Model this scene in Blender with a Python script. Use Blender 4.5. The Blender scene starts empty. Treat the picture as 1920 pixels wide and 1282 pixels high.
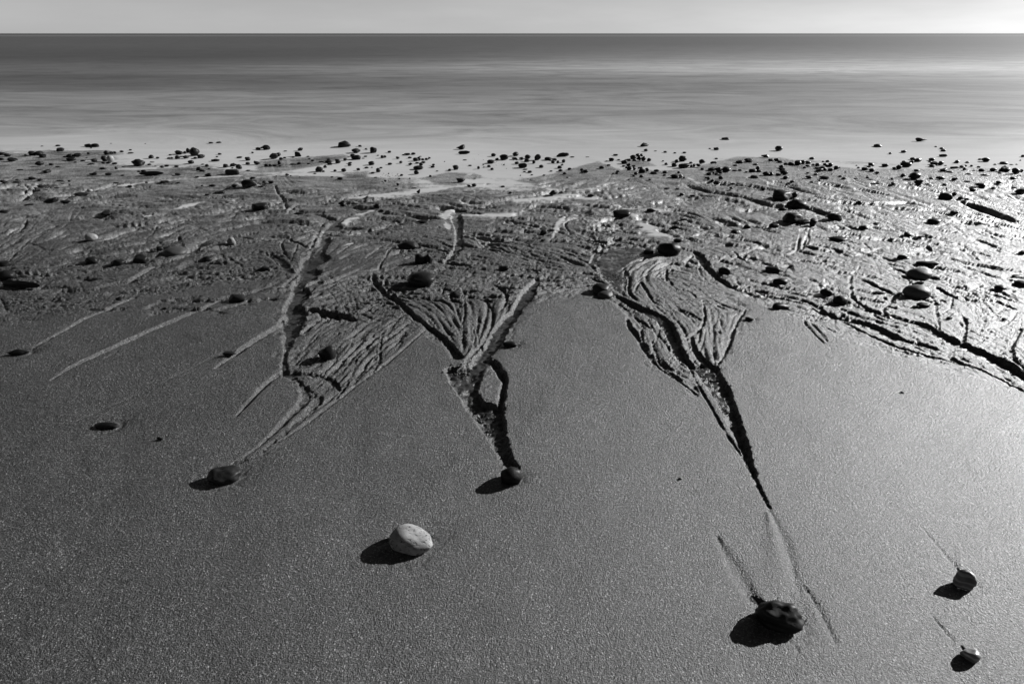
# A tidal beach in late sun, black and white: rills cut through wet sand, pebbles along the water's edge.
import bpy, bmesh, math, random
import numpy as np
from mathutils import Vector, noise as mnoise
sc=bpy.context.scene
R=math.radians
# ---- view geometry ----
FPX=1067.0; CX=960.0; CY=641.0; CAMH=0.80; HOR=63.0
PITCH=math.atan((CY-HOR)/FPX); SP,CP=math.sin(PITCH),math.cos(PITCH)
def zbase(Y):
    Y=np.asarray(Y,dtype=float)
    t=np.clip(Y-3.2,0,None); u=np.clip(Y-4.7,0,None)
    return -0.009*t-0.035*u
SEA=-0.021
def flat_xy(u,v):
    """where the ray through a photo pixel meets level ground"""
    a=(np.asarray(v,dtype=float)-CY)/FPX; b=(np.asarray(u,dtype=float)-CX)/FPX
    dy=CP-a*SP; dz=-SP-a*CP
    t=CAMH/(-dz)
    return b*t, dy*t
def ground_xy(u,v):
    a=(v-CY)/FPX; b=(u-CX)/FPX; dy=CP-a*SP; dz=-SP-a*CP; t=CAMH/(-dz)
    for _ in range(6): t=(CAMH-max(float(zbase(dy*t)),SEA-0.004))/(-dz)
    return b*t,dy*t,t       # t = depth along the lens axis
# ---- camera ----
cd=bpy.data.cameras.new("camera"); cam=bpy.data.objects.new("camera",cd); sc.collection.objects.link(cam)
cd.sensor_width=36.0; cd.lens=36.0*FPX/1920.0; cd.clip_start=0.02; cd.clip_end=60000
cam.location=(0,0,CAMH); cam.rotation_euler=(math.pi/2-PITCH,0,0); sc.camera=cam
# ---- sky and sun (the scene is black and white, so the sky is taken down to grey) ----
SUN_AZ=R(65); SUN_EL=R(24)      # azimuth clockwise from the view direction (+Y)
w=bpy.data.worlds.new("World"); sc.world=w; w.use_nodes=True
nt=w.node_tree; nt.nodes.clear()
def N(nt,t,**k):
    n=nt.nodes.new(t)
    for a,b in k.items(): setattr(n,a,b)
    return n
def setin(n,**k):
    for a,b in k.items(): n.inputs[a.replace('_',' ')].default_value=b
sky=N(nt,'ShaderNodeTexSky',sky_type='NISHITA',sun_disc=False,sun_elevation=SUN_EL,sun_rotation=SUN_AZ,air_density=1.0,dust_density=0.6,ozone_density=1.0)
sep=N(nt,'ShaderNodeSeparateColor'); bg=N(nt,'ShaderNodeBackground'); out=N(nt,'ShaderNodeOutputWorld')
L=nt.links.new
L(sky.outputs[0],sep.inputs[0])
# red-filter rendering of the sky, thin streaked high cloud over it
tc=N(nt,'ShaderNodeTexCoord'); mp=N(nt,'ShaderNodeMapping'); mp.inputs['Scale'].default_value=(2.2,2.2,14); mp.inputs['Rotation'].default_value=(R(4),0,0)
nz=N(nt,'ShaderNodeTexNoise'); setin(nz,Scale=1.6,Detail=6.0,Roughness=0.55)
mr=N(nt,'ShaderNodeMapRange'); setin(mr,From_Min=0.35,From_Max=0.7,To_Min=0.86,To_Max=1.14)
pw=N(nt,'ShaderNodeMath',operation='POWER'); pw.inputs[1].default_value=1.08
mu=N(nt,'ShaderNodeMath',operation='MULTIPLY')
L(tc.outputs['Generated'],mp.inputs[0]); L(mp.outputs[0],nz.inputs[0]); L(nz.outputs[0],mr.inputs[0])
L(sep.outputs[0],pw.inputs[0]); L(pw.outputs[0],mu.inputs[0]); L(mr.outputs[0],mu.inputs[1]); mu2=N(nt,'ShaderNodeMath',operation='MULTIPLY'); mu2.inputs[1].default_value=0.31
L(mu.outputs[0],mu2.inputs[0])
# pale haze low over the sea
sx=N(nt,'ShaderNodeSeparateXYZ'); L(tc.outputs['Generated'],sx.inputs[0])
h1=N(nt,'ShaderNodeMath',operation='MULTIPLY'); L(sx.outputs[2],h1.inputs[0]); h1.inputs[1].default_value=-4.5
h2=N(nt,'ShaderNodeMath',operation='EXPONENT'); L(h1.outputs[0],h2.inputs[0])
h3=N(nt,'ShaderNodeMath',operation='MULTIPLY_ADD'); L(h2.outputs[0],h3.inputs[0]); h3.inputs[1].default_value=3.0; L(mu2.outputs[0],h3.inputs[2])
L(h3.outputs[0],bg.inputs[0])
bg.inputs[1].default_value=0.05
L(bg.outputs[0],out.inputs[0])
sl=bpy.data.lights.new("sun","SUN"); sl.energy=5.0; sl.angle=R(0.55); sl.color=(1,1,1)
so=bpy.data.objects.new("sun",sl); sc.collection.objects.link(so)
sd=Vector((math.sin(SUN_AZ)*math.cos(SUN_EL),math.cos(SUN_AZ)*math.cos(SUN_EL),math.sin(SUN_EL)))
so.rotation_euler=sd.to_track_quat('Z','Y').to_euler(); so.location=(6,3,5)
vs=sc.view_settings; vs.view_transform='Standard'; vs.look='None'; vs.exposure=1.1; vs.gamma=1.0; vs.use_curve_mapping=False
# ---- rills and channels: (kind, depth in mm, [(x, y, width) ...]) in photo pixels on the sand; C flat floor, V groove ----
CH = [
 ('C',9.5,[(712,388,5),(690,396,12),(668,399,9),(640,407,20),(625,422,34),(610,436,20),(607,452,36),(592,468,26),(590,484,44),(574,500,34),(578,516,46),(560,532,30),(562,550,42),(550,568,30),(554,590,52),(545,618,30),(540,645,16),(533,675,13),(534,700,12)]),
 ('C',14,[(562,578,16),(600,582,22),(635,592,30),(664,600,12)]),
 ('C',9,[(534,700,12),(560,700,13),(586,701,12),(610,705,11),(625,714,11),(635,728,9)]),
 ('V',8,[(534,700,16),(560,715,18),(572,734,22),(570,752,22),(548,775,18),(513,811,13),(482,838,9),(455,858,5)]),
 ('V',4,[(580,735,24),(595,750,22),(575,775,18),(530,815,12),(490,845,6)]),
 ('V',3,[(691,703,6),(621,757,8),(565,801,8),(504,839,6),(478,855,4)]),
 ('V',3,[(691,675,7),(668,701,9),(640,728,10),(597,764,8),(541,800,4)]),
 ('V',9,[(530,702,8),(515,706,13),(480,740,13),(443,781,5)]),
 ('V',13,[(545,598,14),(520,612,18),(480,637,17),(440,664,13),(405,690,4)]),
 ('V',7,[(607,592,8),(585,608,14),(567,622,15),(535,636,12)]),
 ('V',3,[(597,628,6),(570,652,8),(542,677,7)]),
 ('V',8,[(252,557,8),(200,580,9),(155,600,9),(120,620,7),(60,652,3)]),
 ('V',11,[(412,562,9),(350,590,13),(275,622,15),(205,655,15),(135,688,10),(95,713,3)]),
 ('V',5,[(525,528,6),(465,548,10),(412,562,8)]),
 ('V',2,[(220,660,4),(195,673,4)]),
 ('V',9,[(300,490,8),(275,505,16),(250,520,12),(220,533,8),(125,546,5)]),
 ('V',3,[(322,520,5),(270,537,7),(240,549,4)]),
 ('V',6,[(82,452,4),(37,464,8),(0,478,8),(-60,500,8)]),('V',4,[(62,442,4),(35,465,7),(15,488,4)]),
 ('V',6,[(49,413,5),(40,427,9),(0,443,9),(-50,455,9)]),('V',4,[(132,409,4),(118,416,5),(98,425,3)]),
 ('V',5,[(300,415,5),(290,428,7),(285,441,4)]),
 ('V',8,[(68,345,5),(58,360,10),(45,370,12),(0,380,9),(-50,390,9)]),('V',5,[(54,350,3),(41,362,6)]),
 ('V',3,[(480,512,5),(400,522,6),(325,532,6),(270,547,4)]),
 ('V',6,[(335,440,4),(333,450,7),(318,457,4)]),
 ('V',5,[(500,445,8),(470,447,9),(440,440,8),(425,455,5)]),
 ('C',7,[(855,405,22),(860,430,14),(860,447,14),(857,467,15),(838,487,14)]),
 ('C',8.5,[(1035,512,4),(1012,521,16),(998,536,14),(988,552,28),(972,574,22),(960,590,32),(942,612,24),(930,636,32),(910,662,26),(893,683,30),(872,697,24)]),
 ('C',13,[(698,512,5),(703,528,8),(720,547,11),(755,573,12),(780,596,13),(812,619,14),(840,643,14),(860,668,14)]),
 ('V',6,[(722,524,6),(726,540,9),(745,557,9)]),
 ('V',4,[(870,560,4),(872,585,7),(865,610,4)]),('V',4,[(797,585,4),(832,627,9),(850,650,5)]),
 ('V',4,[(815,510,5),(860,519,8),(920,517,8),(1003,523,8)]),('V',4,[(862,495,4),(905,507,6),(960,517,5)]),
 ('V',5,[(922,527,5),(947,548,8),(948,565,8),(935,582,5)]),('V',5,[(912,560,5),(925,592,9),(905,640,12),(880,668,10)]),
 ('V',4,[(895,595,4),(915,617,5)]),('V',4,[(835,530,4),(830,547,5)]),('V',3,[(862,535,4),(845,560,6),(870,575,4)]),
 ('V',4,[(778,595,7),(745,622,9),(700,645,8),(640,675,4)]),('V',4,[(720,620,4),(714,640,6),(712,672,6)]),
 ('V',5,[(708,660,6),(677,687,9),(648,722,7),(630,745,4)]),('V',4,[(795,620,4),(737,670,7),(690,705,6),(650,735,4)]),
 ('V',3,[(715,460,4),(685,482,5)]),('V',4,[(732,467,4),(722,480,6),(710,503,4)]),('V',3,[(753,468,4),(730,482,5)]),
 ('V',4,[(610,465,5),(635,434,6),(692,437,7),(762,433,6),(822,425,4)]),('V',4,[(632,475,4),(670,453,6),(730,449,6),(775,447,4)]),
 ('V',4,[(792,442,4),(817,450,6),(845,461,5)]),('V',4,[(785,456,4),(817,464,6),(837,472,5)]),('V',3,[(660,444,4),(720,443,5),(790,437,4)]),
 ('V',5,[(540,446,6),(560,455,8),(580,463,5)]),('V',4,[(527,452,5),(532,470,7),(545,487,5)]),('V',4,[(558,457,4),(545,488,6)]),
 ('V',4,[(497,472,5),(522,495,7),(540,522,6)]),('C',6,[(506,473,8),(528,490,16),(545,510,14)]),
 ('V',4,[(615,402,5),(600,425,9),(583,462,8)]),('V',3,[(655,560,4),(690,570,6),(700,577,3)]),('V',3,[(735,580,3),(690,600,6)]),
 ('V',5,[(515,345,4),(522,362,7),(533,375,8),(536,392,8)]),('V',6,[(535,398,7),(560,384,7),(620,376,7),(672,364,4)]),
 ('V',4,[(480,400,4),(530,402,5),(560,398,4)]),('V',3,[(760,372,3),(790,392,5)]),
 ('C',6,[(1110,490,8),(1120,474,9),(1135,460,10),(1155,452,11),(1185,455,12),(1215,462,12),(1235,464,10)]),
 ('C',11,[(1160,556,14),(1192,574,22),(1228,590,28),(1252,612,30),(1264,640,30),(1278,668,26),(1305,688,26),(1330,700,28)]),
 ('V',5,[(1287,679,5),(1310,722,6),(1335,766,7),(1368,822,7),(1391,855,6),(1413,898,4)]),
 ('V',7,[(1177,596,8),(1182,615,12),(1197,632,12),(1210,657,12),(1235,687,12),(1268,710,9),(1305,738,4)]),
 ('V',5,[(1202,615,5),(1207,642,8),(1228,674,7)]),('V',5,[(1223,636,4),(1229,660,8),(1240,684,5)]),
 ('V',4,[(1160,568,6),(1185,588,8),(1210,607,8),(1240,632,8),(1264,664,6)]),('V',3,[(1214,598,4),(1230,622,7),(1240,634,5)]),
 ('V',5,[(1190,545,5),(1200,527,7),(1210,540,9),(1227,566,6)]),('V',6,[(1170,505,6),(1180,520,9),(1180,545,8),(1192,560,8)]),
 ('C',11,[(1297,628,6),(1303,652,12),(1322,674,14),(1343,690,12)]),('V',5,[(1320,568,4),(1321,600,7),(1308,620,7),(1285,632,5)]),
 ('V',5,[(1270,577,4),(1292,584,7),(1311,596,4)]),('V',6,[(1399,578,4),(1378,613,9),(1365,650,9),(1346,682,6)]),
 ('V',4,[(1338,640,3),(1340,682,5)]),('V',3,[(1335,604,3),(1352,625,5)]),('V',4,[(1252,518,4),(1267,540,7),(1292,546,6),(1305,557,4)]),
 ('V',4,[(1250,500,4),(1250,525,5)]),('V',4,[(1300,475,6),(1286,490,7),(1290,500,5)]),('V',4,[(1050,467,4),(1090,485,7),(1110,500,8),(1122,512,5)]),
 ('V',5,[(1055,437,4),(1085,447,7),(1130,457,5)]),('V',3,[(1195,480,5),(1170,497,6)]),('V',3,[(1260,490,4),(1215,512,6),(1190,530,5)]),
 ('C',10,[(1275,464,9),(1305,471,13),(1317,486,14),(1330,505,13),(1360,529,15),(1390,541,14),(1440,552,14),(1500,566,10),(1540,575,8)]),
 ('C',11,[(1500,545,5),(1540,556,12),(1590,570,15),(1665,590,17),(1727,608,20),(1765,630,26),(1815,650,28),(1877,680,32),(1925,706,36),(2010,745,36)]),
 ('V',7,[(1462,549,5),(1515,563,8),(1552,584,10),(1615,600,10),(1660,617,9),(1690,632,10),(1735,646,8)]),
 ('V',7,[(1555,588,5),(1600,612,9),(1640,632,10),(1675,647,10),(1740,666,9),(1815,684,9),(1865,706,9),(1925,735,9),(2000,775,8)]),
 ('V',4,[(1600,610,4),(1670,625,6),(1740,655,7),(1800,668,6)]),('V',4,[(1620,640,3),(1700,660,6),(1770,680,5)]),
 ('V',7,[(1598,545,4),(1600,556,9),(1630,580,13),(1665,595,10)]),('V',4,[(1612,500,4),(1595,520,9),(1597,545,8)]),
 ('V',4,[(1507,600,5),(1515,612,7),(1545,643,4)]),('V',4,[(1540,610,5),(1567,622,3)]),('V',4,[(1530,614,4),(1552,640,3)]),('V',4,[(1520,605,5),(1550,632,3)]),('V',3,[(1500,592,4),(1562,598,4)]),
 ('V',5,[(1627,526,4),(1650,537,6),(1673,548,4)]),('V',4,[(1602,540,4),(1635,546,7),(1662,550,4)]),
 ('V',4,[(1815,617,4),(1845,631,6),(1888,641,4)]),('V',7,[(1915,615,8),(1900,640,12),(1900,668,12),(1925,692,12)]),('V',4,[(1852,570,4),(1872,590,6),(1915,606,4)]),
 ('V',5,[(1740,553,5),(1752,562,8),(1758,595,8),(1762,625,7)]),('V',4,[(1786,556,4),(1783,575,7),(1767,588,5)]),('V',6,[(1802,590,5),(1812,605,9),(1806,640,9)]),
 ('V',7,[(1700,545,6),(1675,560,11),(1657,577,8),(1666,590,5)]),('V',4,[(1838,590,4),(1850,605,6)]),
 ('V',4,[(1812,500,4),(1865,516,5)]),('V',4,[(1815,494,4),(1860,500,5),(1905,505,4)]),('V',4,[(1806,458,4),(1835,487,6)]),('V',5,[(1830,446,4),(1850,453,7),(1875,465,4)]),
 ('V',5,[(1868,416,4),(1925,426,7)]),('V',4,[(1537,457,4),(1570,466,6),(1592,478,4)]),('V',4,[(1582,455,4),(1622,472,5)]),('V',3,[(1615,450,4),(1635,467,4)]),
 ('V',4,[(1532,422,5),(1570,438,7),(1615,444,6),(1722,449,5),(1748,466,5)]),('V',3,[(1502,485,4),(1548,493,4)]),('V',4,[(1650,421,4),(1700,433,5)]),
 ('V',5,[(1505,372,5),(1590,380,6),(1652,385,6),(1715,391,4)]),('V',2,[(1825,362,3),(1860,365,7),(1905,370,5)]),('V',8,[(1815,379,6),(1852,390,11),(1900,409,9)]),
 ('V',4,[(1590,392,5),(1627,407,7),(1665,416,5)]),('V',7,[(1508,385,7),(1540,394,11),(1552,403,6)]),('V',4,[(1490,350,4),(1530,365,6),(1560,372,4)]),
 ('V',7,[(1295,345,5),(1335,357,9),(1385,365,10),(1440,380,11),(1478,385,6)]),('V',6,[(1350,340,5),(1385,342,8),(1440,350,8),(1480,362,5)]),('V',5,[(1095,357,5),(1120,366,7),(1135,370,4)]),
 ('V',4,[(1262,414,4),(1310,423,5)]),('V',4,[(1245,430,4),(1270,440,6),(1290,445,4)]),('V',4,[(1002,388,5),(1025,398,5)]),('V',4,[(1072,440,4),(1060,418,6),(1085,405,4)]),
 ('V',4,[(1000,412,4),(1030,430,6)]),('V',4,[(1125,415,4),(1150,438,5)]),('V',3,[(1090,410,4),(1120,436,5)]),
 ('V',4,[(1300,452,4),(1345,450,6),(1400,463,5),(1440,460,4)]),('V',4,[(1345,440,4),(1400,447,5),(1440,458,4)]),('V',4,[(1375,470,4),(1400,490,5)]),('V',4,[(1520,425,8),(1512,450,12),(1505,465,6)]),('V',4,[(1500,440,4),(1495,465,7),(1480,475,4)]),
 ('V',4,[(1310,500,6),(1320,520,10),(1345,530,6)]),('V',4,[(1380,520,5),(1390,537,6)]),('V',5,[(1400,533,5),(1440,545,6)]),
 # faint broad trails in the smooth sand
 ('S',1.8,[(1442,955,8),(1475,1020,24),(1495,1100,34)]),('S',2.2,[(1345,1005,16),(1380,1070,34),(1412,1120,26)]),('S',1.6,[(1500,1090,10),(1530,1130,22),(1565,1200,14)]),
 ('S',1.4,[(450,862,16),(425,875,22)]),('S',1.0,[(240,785,4),(225,790,10)]),('S',1.0,[(1730,990,5),(1790,1060,12)]),('V',2.5,[(1803,1210,3),(1815,1225,6)]),('S',1.0,[(1745,1150,5),(1785,1200,10)]),
 ('V',3,[(1795,1065,3),(1802,1078,6)]),('V',5,[(1408,1112,5),(1432,1132,14)]),('V',3,[(520,842,10),(470,856,18),(440,868,14)]),
 ('S',0.8,[(520,608,5),(300,720,12),(120,800,6)]),('S',0.8,[(960,600,5),(950,640,20)]),
]
# carved polygons: depth mm, wall width px, points
POLY = [
 (14,9,[(830,690),(840,714),(863,751),(886,781),(905,812),(924,842),(946,874),(962,884),(974,878),(964,861),(952,819),(945,784),(948,746),(954,714),(947,697),(930,674),(900,668),(870,684)]),
 (13,8,[(1290,681),(1323,723),(1352,768),(1380,825),(1411,898),(1439,951),(1446,954),(1430,915),(1414,872),(1400,817),(1384,768),(1369,726),(1345,684),(1320,676)]),
 (8,7,[(1110,490),(1135,462),(1180,458),(1232,464),(1238,476),(1200,485),(1176,498),(1182,520),(1174,552),(1150,545),(1122,514)]),
]
ISLAND = [[(919,683),(906,690),(893,735),(905,751),(933,758),(943,714)]]
ROUGH = [(-400,700),(0,612),(130,590),(300,548),(520,520),(540,560),(535,600),(530,690),(570,740),(640,735),(720,670),(785,612),(850,665),(885,690),(930,640),(985,570),(1040,560),(1110,545),(1180,600),(1215,665),(1300,740),(1345,690),(1405,580),(1350,535),(1440,570),(1600,640),(1750,690),(1920,738),(2300,850),(2300,100),(-400,100)]
# wet films: width, points ; dry sandbars standing out of the film
FILM = [
 (26,[(480,330),(560,323),(640,320),(760,318)]),(34,[(655,370),(755,362),(855,348),(955,346),(1085,352),(1180,332)]),(34,[(642,418),(665,405),(700,392)]),
 (20,[(842,428),(835,402),(867,378)]),(26,[(867,402),(955,400),(1000,380)]),(50,[(960,378),(1060,368),(1120,375),(1185,388),(1235,392)]),(34,[(1185,395),(1200,415),(1235,437),(1272,446)]),
 (14,[(1290,442),(1335,428)]),(18,[(270,405),(340,387),(400,374)]),(14,[(1035,445),(1045,420),(1058,405)]),(18,[(1545,520),(1540,545),(1515,555)]),
 (20,[(1900,390),(1870,410),(1820,430),(1775,465)]),(24,[(1780,350),(1830,362),(1900,360)]),(24,[(1590,330),(1600,350),(1620,372)]),(22,[(1890,545),(1925,570)]),
 (14,[(1525,420),(1512,455)]),(30,[(1290,330),(1310,342)]),(24,[(660,455),(610,470)]),(20,[(1880,320),(1925,330)]),
 (40,[(1160,325),(1130,340),(1090,348)]),(24,[(200,315),(300,312),(420,300)]),(16,[(230,345),(330,335),(470,325)]),
]
BAR = [[(965,337),(1040,322),(1122,299),(1172,319),(1200,326),(1140,345),(1097,354),(1047,354),(997,343)],[(790,332),(840,321),(880,322),(868,334),(840,345),(815,342)],
 [(870,332),(890,322),(905,330),(890,335)],[(480,300),(560,292),(640,286),(660,290),(600,308),(540,318),(480,322)],[(0,286),(100,280),(200,277),(230,285),(120,302),(0,312)],
 [(640,322),(690,318),(690,330),(650,332)],[(1385,290),(1440,292),(1500,305),(1600,312),(1500,330),(1420,318),(1330,320),(1300,312)],[(1580,312),(1640,318),(1760,330),(1700,345),(1620,335)],
 [(1150,296),(1220,302),(1230,308),(1190,312)],[(1240,318),(1290,314),(1370,318),(1290,330)],[(655,345),(700,340),(725,348),(715,358),(660,352)]]
CLUMP = [(862,692,26,9,70,4.5),(800,492,22,8,30,4),(845,480,10,5,18,3),(905,776,14,9,40,3.5),(915,800,8,10,24,3.5),(640,580,22,8,30,4),(585,470,14,26,30,2.5),(556,520,5,10,14,3.5),(1118,518,8,5,14,3.5),
 (1326,705,16,10,26,4),(1360,755,10,26,30,3),(385,905,12,6,14,3),(455,862,16,5,24,3),(1150,520,28,12,40,2.6),(1195,480,30,8,30,2.2),(1548,565,22,6,20,3.5),(1760,352,40,6,16,2.5),(1328,347,20,6,30,2.2),(60,372,20,5,26,2.5),
 (75,350,26,6,24,3),(440,455,22,7,24,3),(400,368,26,4,24,2.4),(1900,330,30,6,24,2.5),(735,332,30,9,40,1.8),(1750,320,30,8,20,2),(550,600,30,8,20,2.5),(700,690,14,12,24,2.2),(300,500,20,6,24,2.5),(950,300,60,20,30,1.6)]
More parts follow.
